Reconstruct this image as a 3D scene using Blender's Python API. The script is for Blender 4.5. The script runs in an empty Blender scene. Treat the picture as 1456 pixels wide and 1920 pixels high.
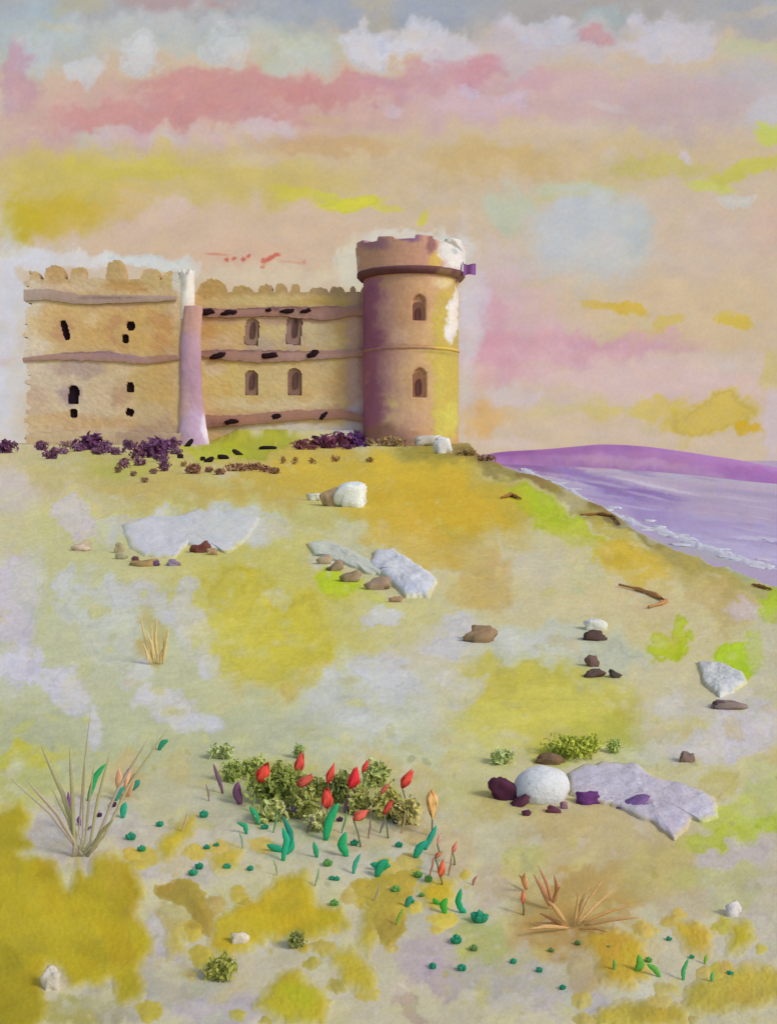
import bpy, math, random
import numpy as np

random.seed(7)
scene = bpy.context.scene
col = scene.collection

# ------------------------------------------------------------------ camera, sky light, sun, exposure
EYE = 2.6                       # eye height above the turf, metres
F = 2059.0                      # focal length in photo pixels (1456 x 1920)
CU, HV = 728.0, 862.0           # centre column, horizon row
cam = bpy.data.cameras.new('camera')
camo = bpy.data.objects.new('camera', cam)
col.objects.link(camo)
camo.location = (0, 0, EYE)
camo.rotation_euler = (math.radians(90), 0, 0)
cam.sensor_fit = 'VERTICAL'
cam.sensor_height = 24
cam.lens = 24 * F / 1920
cam.shift_y = -(960 - HV) / 1920
cam.clip_start = 0.1
cam.clip_end = 90000
scene.camera = camo

SUN_EL, SUN_AZ = 36.0, 127.0    # azimuth clockwise from the view direction (+Y): from the right, behind the camera
world = bpy.data.worlds.new('World')
scene.world = world
world.use_nodes = True
wn = world.node_tree
bg = wn.nodes['Background']
sky = wn.nodes.new('ShaderNodeTexSky')
sky.sky_type = 'NISHITA'
sky.sun_disc = False
sky.sun_elevation = math.radians(SUN_EL)
sky.sun_rotation = math.radians(SUN_AZ)
wn.links.new(sky.outputs[0], bg.inputs[0])
bg.inputs[1].default_value = 0.15
sl = bpy.data.lights.new('sun', 'SUN')
sl.energy = 1.5
sl.angle = math.radians(14)   # veiled evening light: soft shadows
sl.color = (1.0, 0.93, 0.84)
so = bpy.data.objects.new('sun', sl)
col.objects.link(so)
so.rotation_euler = (math.radians(90 - SUN_EL), 0, math.radians(180 - SUN_AZ))
so.location = (40, -40, 60)
scene.view_settings.view_transform = 'Standard'
scene.view_settings.look = 'None'
scene.view_settings.exposure = 0.18
scene.view_settings.gamma = 1

# ------------------------------------------------------------------ helpers
def lin(c):
    c = np.asarray(c, float) / 255.0
    return np.where(c <= 0.04045, c / 12.92, ((c + 0.055) / 1.055) ** 2.4)

def mellow(c):
    """lemon rather than orange yellows, greyer greens"""
    c = np.array(c, float)
    l = c @ np.array([.35, .5, .15])
    c = c * .96 + l[:, None] * .04
    rg = np.clip(c[:, 0] - c[:, 1], 0, 45)
    c[:, 1] += .24 * rg * np.clip((c[:, 1] - c[:, 2]) / 60, 0, 1)
    gr = np.clip(c[:, 1] - c[:, 0], 0, 20) * np.clip((c[:, 2] - 90) / 40, 0, 1)
    c[:, 1] -= .5 * gr; c[:, 0] += .25 * gr; c[:, 2] += .5 * gr
    return c

def hash2(ix, iy, s):
    h = (ix.astype(np.int64) * 374761393 + iy.astype(np.int64) * 668265263 + s * 974634777) & 0xffffffff
    h = ((h ^ (h >> 13)) * 1274126177) & 0xffffffff
    return ((h ^ (h >> 16)) & 0xffff) / 65535.0

def vnoise(x, y, s=0):
    ix = np.floor(x); iy = np.floor(y)
    fx = x - ix; fy = y - iy
    fx = fx * fx * (3 - 2 * fx); fy = fy * fy * (3 - 2 * fy)
    a = hash2(ix, iy, s); b = hash2(ix + 1, iy, s); c = hash2(ix, iy + 1, s); d = hash2(ix + 1, iy + 1, s)
    return (a * (1 - fx) + b * fx) * (1 - fy) + (c * (1 - fx) + d * fx) * fy

def fbm(x, y, s=0, o=4):
    x = np.asarray(x, float); y = np.asarray(y, float)
    r = 0; a = 0.5; t = 0
    for i in range(o):
        r = r + a * vnoise(x, y, s + i * 17); t += a
        x = x * 2.03 + 5.1; y = y * 2.03 - 3.7; a *= 0.5
    return r / t * 2 - 1        # about -1..1

def W(u, v, d):
    """world point seen at photo pixel (u, v) at distance d"""
    return ((u - CU) / F * d, d, EYE + (HV - v) / F * d)

# ---- hill shape
CR_U = [-900, 700, 868, 892, 920, 975, 1030, 1085, 1130, 1200, 1290, 1380, 1456, 1700, 2300]
CR_V = [811, 811, 811, 846, 863, 884, 901, 930, 953, 1000, 1040, 1075, 1104, 1180, 1270]
def crest_d(u):
    v = np.interp(u, CR_U, CR_V)
    return 5683.0 / (v - 768.0)
def zbase(d):
    dd = np.minimum(d, 90.0)
    return EYE - 2.76 + 0.0457 * dd
def ground_z(x, y):
    x = np.asarray(x, float); y = np.asarray(y, float)
    d = np.maximum(y, 0.5)
    u = CU + x / d * F
    z = zbase(d)
    k = np.clip((d - 10) / 60.0, 0, 1)
    z = z + (0.015 + 0.10 * k) * fbm(x * 0.35, y * 0.35, 3, 4) + 0.012 * fbm(x * 2.5, y * 2.5, 9, 3)
    # grassy bank under the middle wall and the tower
    z = z + 1.15 * np.exp(-((y - 90) / 3.2) ** 2) * np.clip((u - 385) / 60.0, 0, 1) * np.clip((700 - u) / 40.0, 0, 1)
    dc = crest_d(u) * (1 + 0.030 * fbm(u * 0.03, u * 0 + 2, 5, 4))
    e = np.maximum(d - dc, 0)
    z = z - np.minimum(0.9 * e * e / (e + 1.2), 34)
    return z
def gd(v):
    return 5683.0 / (max(v, 830.5) - 768.0)
def GP(u, v):
    """point of the turf seen at photo pixel (u, v)"""
    d = gd(v)
    x = (u - CU) / F * d
    for _ in range(12):
        z = float(ground_z(x, d))
        vv = HV - (z - EYE) / d * F
        if abs(vv - v) < 0.4 or v < 845: break
        d *= 1 + np.clip((vv - v) / (v - 768.0), -0.08, 0.08) * 0.7
        x = (u - CU) / F * d
    return x, d, float(ground_z(x, d))

# ---- watery pigment: each spot is (u, v, ru, rv, angle, colour, softness, strength)
def pigment(U, V, base, spots, seed=1, warp=0.22, grain=0.03, soften=1.0):
    U = np.asarray(U, float).ravel(); V = np.asarray(V, float).ravel()
    C = np.empty((len(U), 3)); C[:] = base
    wu = fbm(U / 34.0, V / 34.0, seed, 4); wv = fbm(U / 34.0 + 40, V / 34.0 + 9, seed + 5, 4)
    fu = fbm(U / 8.0, V / 8.0, seed + 31, 3); fv = fbm(U / 8.0 + 7, V / 8.0, seed + 41, 3)
    for k, s in enumerate(spots):
        u, v, ru, rv, ang, c, soft, al = s
        soft = soft * soften
        R = max(ru, rv) * 1.9 + 14
        m = np.nonzero((np.abs(U - u) < R) & (np.abs(V - v) < R))[0]
        if len(m) == 0: continue
        a = math.radians(ang)
        q = min(ru, rv)
        wa = min(q * 2.2, 60) * warp * 2; fa = min(q, 16) * 0.5
        sg = 1 if k % 2 else -1
        du = U[m] - u + wu[m] * wa * sg + fu[m] * fa; dv = V[m] - v + wv[m] * wa + fv[m] * fa * sg
        x = (du * math.cos(a) + dv * math.sin(a)) / ru
        y = (-du * math.sin(a) + dv * math.cos(a)) / rv
        r = np.sqrt(x * x + y * y)
        t = np.clip((1 + soft - r) / (2 * soft), 0, 1)
        t = t * t * (3 - 2 * t)
        t = t * al * (0.90 + 0.10 * fu[m])
        cc = np.array(c, float)[None, :] * (1 + 0.035 * wv[m])[:, None]
        if soft < 0.25:
            cc = cc * (1 - 0.07 * np.exp(-((r - (1 - soft)) / 0.09) ** 2))[:, None]
        C[m] = C[m] * (1 - t[:, None]) + cc * t[:, None]
    g = 1 + grain * fbm(U / 3.1, V / 3.1, seed + 77, 3) + 0.022 * fbm(U / 60.0, V / 22.0, seed + 99, 3)
    C *= g[:, None]
    C += (3.5 * fbm(U / 18.0, V / 18.0, seed + 55, 3))[:, None] * np.array([1, 0.2, -1.3])[None, :]
    return np.clip(C, 3, 240)

def proj(co):
    d = np.maximum(co[:, 1], 0.5)
    return CU + co[:, 0] / d * F, HV - (co[:, 2] - EYE) / d * F

MATS = {}
def mat(name, rough=0.9, bump=0.25, bscale=9.0, var=0.10, emit=False, coat=0.0, tv=0.0):
    if name in MATS: return MATS[name]
    m = bpy.data.materials.new(name); m.use_nodes = True
    nt = m.node_tree; b = nt.nodes['Principled BSDF']
    at = nt.nodes.new('ShaderNodeAttribute'); at.attribute_name = 'Col'
    if emit:
        nt.nodes.remove(b)
        em = nt.nodes.new('ShaderNodeEmission')
        nt.links.new(at.outputs['Color'], em.inputs[0])
        nt.links.new(em.outputs[0], nt.nodes['Material Output'].inputs[0])
        MATS[name] = m; return m
    tc = nt.nodes.new('ShaderNodeTexCoord')
    n1 = nt.nodes.new('ShaderNodeTexNoise'); n1.inputs['Scale'].default_value = bscale; n1.inputs['Detail'].default_value = 8
    n1.inputs['Roughness'].default_value = 0.65
    nt.links.new(tc.outputs['Object'], n1.inputs['Vector'])
    mr = nt.nodes.new('ShaderNodeMapRange')
    mr.inputs['From Min'].default_value = 0.3; mr.inputs['From Max'].default_value = 0.7
    mr.inputs['To Min'].default_value = 1 - var; mr.inputs['To Max'].default_value = 1 + var
    nt.links.new(n1.outputs[0], mr.inputs['Value'])
    vm = nt.nodes.new('ShaderNodeVectorMath'); vm.operation = 'SCALE'
    nt.links.new(at.outputs['Color'], vm.inputs[0]); nt.links.new(mr.outputs[0], vm.inputs['Scale'])
    nt.links.new(vm.outputs[0], b.inputs['Base Color'])
    b.inputs['Roughness'].default_value = rough
    b.inputs['Specular IOR Level'].default_value = 0.12
    bp = nt.nodes.new('ShaderNodeBump'); bp.inputs['Strength'].default_value = bump; bp.inputs['Distance'].default_value = 0.03
    nt.links.new(n1.outputs[0], bp.inputs['Height']); nt.links.new(bp.outputs[0], b.inputs['Normal'])
    MATS[name] = m
    return m

def build(name, verts, faces, cols, material, parent=None, smooth=True, gain=1.0, tone=None):
    """cols: (n,3) or one sRGB colour as it looks in daylight; gain = light the surface gets"""
    me = bpy.data.meshes.new(name)
    verts = np.asarray(verts, float).reshape(-1, 3)
    org = np.zeros(3)
    me.from_pydata(verts.tolist(), [], faces if isinstance(faces, list) else faces.tolist())
    n = len(verts)
    cols = np.asarray(cols, float)
    if cols.ndim == 1: cols = np.tile(cols, (n, 1))
    if tone is None and material.name in ('hill_turf', 'yellow_blossom', 'leaf'): cols = mellow(cols)
    if material.name == 'weathered_stone': cols = cols * .80 + (cols @ np.array([.35, .5, .15]))[:, None] * .20 + np.array([3, 0, 7])
    if material.name == 'brown_stone': cols = cols * .8 + (cols @ np.array([.35, .5, .15]))[:, None] * .2
    if tone == 'sky':
        cols = .35 * mellow(cols) + .65 * cols
        L = lin(cols * np.array([.94, .955, .925]) + np.array([0, 0, 10.0]))
    else:           # daylight colour -> base colour
        L = np.clip(lin(cols * np.array([.895, .895, .87]) + np.array([0, 0, 10.0])) / gain / np.array([1, 1.0, 1.12]), 0.002, 0.8)
    ca = me.color_attributes.new('Col', 'FLOAT_COLOR', 'POINT')
    ca.data.foreach_set('color', np.concatenate([L, np.ones((n, 1))], 1).ravel())
    me.materials.append(material)
    if smooth: me.polygons.foreach_set('use_smooth', [True] * len(me.polygons))
    me.update()
    o = bpy.data.objects.new(name, me)
    col.objects.link(o)
    if parent is not None:
        o.parent = parent
        o.matrix_parent_inverse.identity()
        o.location = -parent.location if parent.parent is None else (0, 0, 0)
    return o

def tag(o, label, cat, group=None, kind=None):
    if label: o['label'] = label
    if cat: o['category'] = cat
    if group: o['group'] = group
    if kind: o['kind'] = kind
    return o

def empty(name, loc, label, cat, group=None):
    o = bpy.data.objects.new(name, None); col.objects.link(o)
    o.empty_display_size = 0.2
    o.location = loc
    return tag(o, label, cat, group)

def grid_faces(nr, nc, wrap=False):
    i = np.arange(nr - 1)[:, None]; j = np.arange(nc if wrap else nc - 1)[None, :]
    j2 = (j + 1) % nc
    return np.stack([i * nc + j, i * nc + j2, (i + 1) * nc + j2, (i + 1) * nc + j], -1).reshape(-1, 4)

G_UP, G_WALL, G_TOWER, G_ROCK = 0.68, 0.78, 0.66, 0.74

# ------------------------------------------------------------------ sky backdrop: a quarter sphere of painted evening cloud
SKY = [
 # top: blue grey and mint
 (728, 10, 900, 60, 0, (160,164,168), .8, .9), (60, 70, 90, 70, 0, (166,184,184), .6, .8), (700, 10, 240, 40, 0, (158,164,172), .5, .8),
 (340, 4, 110, 16, 4, (180,150,146), .6, .8), (1100, 15, 180, 22, -4, (172,160,150), .6, .7), (1440, 20, 120, 50, 0, (164,164,168), .6, .7),
 (300, 60, 240, 40, -3, (186,192,186), .6, .7), (520, 90, 150, 40, 5, (180,190,172), .5, .6), (1130, 30, 40, 16, 0, (160,180,175), .5, .6),
 # white cloud heads
 (160, 130, 40, 28, -20, (202,204,208), .35, .8), (265, 100, 42, 34, -30, (206,206,208), .3, .8), (70, 110, 40, 30, 0, (194,196,200), .5, .6),
 (430, 90, 46, 44, 0, (202,204,204), .3, .8), (560, 105, 60, 30, 0, (196,202,192), .4, .6), (690, 88, 50, 40, 0, (210,206,214), .25, .85),
 (770, 70, 60, 38, -25, (208,206,216), .25, .85), (840, 100, 60, 40, 0, (204,198,208), .35, .8), (960, 95, 70, 50, 0, (196,182,190), .5, .7),
 (1090, 80, 120, 40, 0, (194,184,192), .5, .7), (1250, 75, 90, 45, 0, (202,196,206), .35, .8), (1010, 60, 60, 24, 0, (196,196,204), .4, .7),
 (1410, 90, 60, 18, 0, (186,192,150), .5, .7), (1400, 150, 90, 50, 0, (184,178,178), .6, .7),
 # pink bands
 (35, 150, 30, 60, 0, (190,146,158), .5, .8), (90, 265, 90, 28, -6, (196,156,164), .5, .8), (420, 200, 420, 62, -2, (204,160,150), .6, .85),
 (440, 168, 170, 34, 2, (200,136,130), .45, .75), (250, 215, 150, 26, -5, (202,140,134), .4, .75), (640, 170, 120, 26, -4, (198,134,128), .4, .7),
 (430, 215, 150, 22, 3, (198,138,132), .4, .6), (800, 150, 150, 30, -6, (200,150,156), .5, .8), (890, 140, 50, 20, -20, (196,134,144), .5, .6),
 (1120, 68, 34, 18, 6, (192,138,146), .35, .8), (1070, 190, 330, 50, -2, (202,166,168), .6, .75), (900, 195, 90, 24, 0, (206,178,186), .5, .6),
 (1000, 150, 40, 22, 0, (204,158,170), .5, .6), (1280, 210, 160, 50, 0, (190,164,160), .6, .6), (180, 270, 46, 22, 0, (186,192,182), .5, .7),
 (240, 255, 60, 22, -8, (206,178,190), .4, .7), (380, 262, 90, 20, 0, (206,180,184), .4, .7), (500, 240, 46, 18, 0, (208,192,196), .4, .7),
 (880, 170, 18, 14, 0, (210,190,204), .3, .7), (960, 178, 22, 16, 0, (208,188,202), .3, .6), (740, 205, 20, 12, 0, (208,190,198), .4, .6),
 # yellow and apricot band
 (728, 300, 900, 46, 0, (202,176,134), .7, .75), (300, 330, 330, 50, 2, (200,176,104), .6, .75), (110, 360, 130, 70, 0, (198,176,84), .6, .8),
 (105, 405, 95, 44, 0, (194,164,46), .45, .85), (40, 420, 40, 44, 0, (190,168,40), .5, .7), (260, 320, 130, 20, 3, (200,184,72), .5, .7), (240, 385, 60, 26, 0, (208,170,88), .6, .6),
 (620, 270, 120, 18, 2, (200,158,108), .6, .7), (500, 345, 160, 40, 0, (202,176,96), .6, .6), (930, 300, 120, 32, 4, (200,164,100), .5, .65), (560, 365, 50, 16, 20, (204,192,60), .5, .7),
 (660, 382, 66, 13, -8, (212,206,44), .3, .85), (725, 392, 30, 8, 10, (206,196,60), .4, .7), (790, 408, 10, 16, 30, (206,198,54), .35, .8), (620, 370, 30, 10, 20, (206,200,60), .4, .7),
 (1230, 310, 100, 20, 3, (194,180,90), .5, .7), (1400, 320, 80, 14, -14, (196,190,60), .4, .75), (1330, 350, 46, 10, 8, (200,206,70), .4, .75), (1440, 258, 26, 18, 0, (190,204,60), .4, .7),
 (1378, 374, 38, 11, 0, (208,212,206), .3, .8), (1440, 210, 40, 26, 0, (194,190,194), .5, .6), (1285, 290, 11, 15, 0, (208,196,210), .3, .7),
 # beige and rosy middle
 (430, 445, 290, 58, 0, (208,176,146), .5, .75), (320, 395, 40, 18, -10, (210,182,168), .5, .6), (250, 430, 60, 20, -8, (206,178,156), .4, .6), (820, 370, 90, 36, 0, (202,176,128), .6, .5),
 (950, 395, 60, 34, 0, (180,194,166), .5, .7), (1080, 355, 80, 18, 0, (186,196,160), .5, .7), (1320, 470, 170, 110, 0, (204,180,158), .6, .6), (1350, 430, 60, 40, 0, (206,182,168), .4, .5),
 # big pale blue grey cloud disc
 (1100, 450, 114, 94, 0, (194,196,192), .4, .82), (1130, 400, 84, 50, 10, (184,190,190), .5, .5), (1060, 420, 50, 60, 0, (188,190,196), .5, .6), (1200, 430, 24, 40, 0, (176,186,188), .5, .5), (1100, 530, 90, 36, 0, (192,186,182), .6, .6),
 # right hand side
 (960, 500, 60, 50, 0, (200,184,176), .6, .7), (960, 620, 110, 110, 0, (208,172,176), .6, .8), (925, 610, 20, 60, -8, (206,150,160), .8, .6), (905, 690, 26, 36, 20, (206,146,154), .7, .6), (1010, 690, 70, 18, -10, (206,150,158), .5, .8),
 (1130, 655, 170, 26, -6, (204,148,162), .6, .85), (950, 660, 70, 50, -20, (210,146,156), .7, .6), (1000, 640, 60, 12, -20, (210,160,164), .5, .7), (1260, 640, 60, 18, 12, (200,158,168), .5, .6), (1250, 580, 220, 60, 6, (208,180,140), .6, .75), (890, 560, 24, 60, 0, (204,188,200), .6, .7),
 (1165, 583, 50, 13, 6, (204,164,44), .35, .8), (1110, 570, 24, 8, 20, (206,170,70), .4, .7), (1250, 608, 34, 14, -20, (206,170,60), .4, .75), (1375, 602, 34, 14, 10, (208,174,50), .35, .8), (1400, 540, 60, 40, 0, (206,180,140), .6, .5),
 (1200, 710, 260, 44, 4, (214,182,178), .7, .8), (1360, 680, 90, 30, 0, (208,184,168), .6, .6), (960, 745, 60, 18, 0, (206,190,196), .5, .7), (1330, 785, 100, 40, -16, (204,172,62), .3, .85), (1240, 765, 60, 20, -14, (206,178,74), .4, .7),
 (1130, 775, 50, 14, 4, (202,180,96), .5, .7), (1400, 808, 22, 13, 0, (204,158,26), .35, .85), (1445, 690, 20, 40, 0, (200,180,90), .5, .6), (1000, 815, 150, 40, 0, (208,182,150), .6, .8), (895, 780, 34, 40, 0, (212,162,96), .5, .85),
 (945, 780, 30, 16, 0, (212,172,120), .5, .6), (960, 830, 60, 12, 4, (210,188,180), .6, .6), (1445, 800, 20, 70, 0, (202,184,196), .5, .7), (1190, 818, 140, 10, 5, (208,184,170), .6, .6),
 # pale cloud low behind the castle
 (10, 640, 42, 210, 0, (204,202,210), .45, .95), (50, 700, 40, 130, 0, (204,192,170), .5, .6), (120, 487, 120, 16, 2, (212,208,208), .35, .9), (280, 492, 90, 13, 5, (208,210,206), .3, .95), (350, 500, 22, 16, 0, (206,208,200), .4, .9), (60, 490, 40, 28, 0, (208,206,212), .4, .8),
 (510, 518, 160, 20, 2, (208,190,160), .5, .8), (660, 500, 20, 50, 0, (208,200,176), .45, .9), (780, 452, 110, 18, 2, (212,204,190), .4, .9), (850, 465, 40, 26, 25, (208,208,196), .4, .9), (876, 600, 20, 170, 0, (208,198,196), .9, .7),
 # faint red wisps above the middle wall
 (470, 484, 100, 26, 2, (210,172,142), .8, .6), (405, 477, 22, 2.5, 3, (198,120,96), .5, .7), (425, 487, 5, 4, 0, (190,84,62), .4, .8), (440, 484, 5, 3.5, -30, (192,86,66), .4, .8), (456, 485, 5, 4.5, 20, (190,80,60), .4, .8), (468, 480, 4, 4, -40, (194,90,66), .4, .8),
 (492, 490, 5, 6, 30, (194,84,62), .4, .8), (506, 487, 8, 5, -20, (192,80,60), .4, .8), (520, 481, 6, 4, -20, (192,84,64), .4, .8), (494, 502, 4, 3, 0, (198,100,76), .4, .7), (548, 492, 26, 2, 4, (202,136,110), .6, .6), (570, 490, 3, 5, 0, (200,120,96), .4, .6),
]
def make_sky():
    R = 32000.0
    us = np.concatenate([np.linspace(-4200, -60, 60), np.linspace(-50, 1506, 620), np.linspace(1520, 5600, 60)])
    vs = np.concatenate([np.linspace(-4200, -50, 50), np.linspace(-42, 900, 380), [1000, 1300, 1900]])
    U, V = np.meshgrid(us, vs)
    X = (U - CU) / F; Z = (HV - V) / F
    n = np.sqrt(X * X + 1 + Z * Z)
    P = np.stack([X / n * R, 1 / n * R, EYE + Z / n * R], -1).reshape(-1, 3)
    rnd = random.Random(5); extra = []
    for k in range(150):        # small broken cloud dabs everywhere
        u = rnd.uniform(-50, 1500); v = rnd.uniform(0, 820)
        c = rnd.choice([(208,190,196),(204,176,128),(206,168,160),(200,182,110),(196,194,190),(208,184,150)])
        extra.append((u, v, rnd.uniform(18, 70), rnd.uniform(8, 22), rnd.uniform(-14, 14), c, .5, rnd.uniform(.12, .35)))
    far = []
    for k in range(160):
        u = rnd.choice([rnd.uniform(-4200, -80), rnd.uniform(1540, 5600)]); v = rnd.uniform(-1500, 820)
        c = rnd.choice([(208,190,196),(204,176,128),(206,160,150),(200,176,90),(186,190,194)])
        far.append((u, v, rnd.uniform(150, 420), rnd.uniform(30, 80), rnd.uniform(-8, 8), c, .6, .6))
    for k in range(60):
        far.append((rnd.uniform(-3000, 4000), rnd.uniform(-4000, -120), rnd.uniform(200, 500), rnd.uniform(80, 200), 0, rnd.choice([(166,178,190),(196,190,200),(176,186,188),(200,170,170)]), .6, .6))
    C = pigment(U, V, (204, 180, 152), far + extra[:70] + SKY + extra[70:], 11, 0.26, 0.03, 0.75)
    F4 = grid_faces(len(vs), len(us))[:, ::-1]
    o = build('sky', P, F4, C, mat('evening_sky', emit=True), tone='sky')
    tag(o, None, None, kind='structure')
make_sky()

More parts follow.
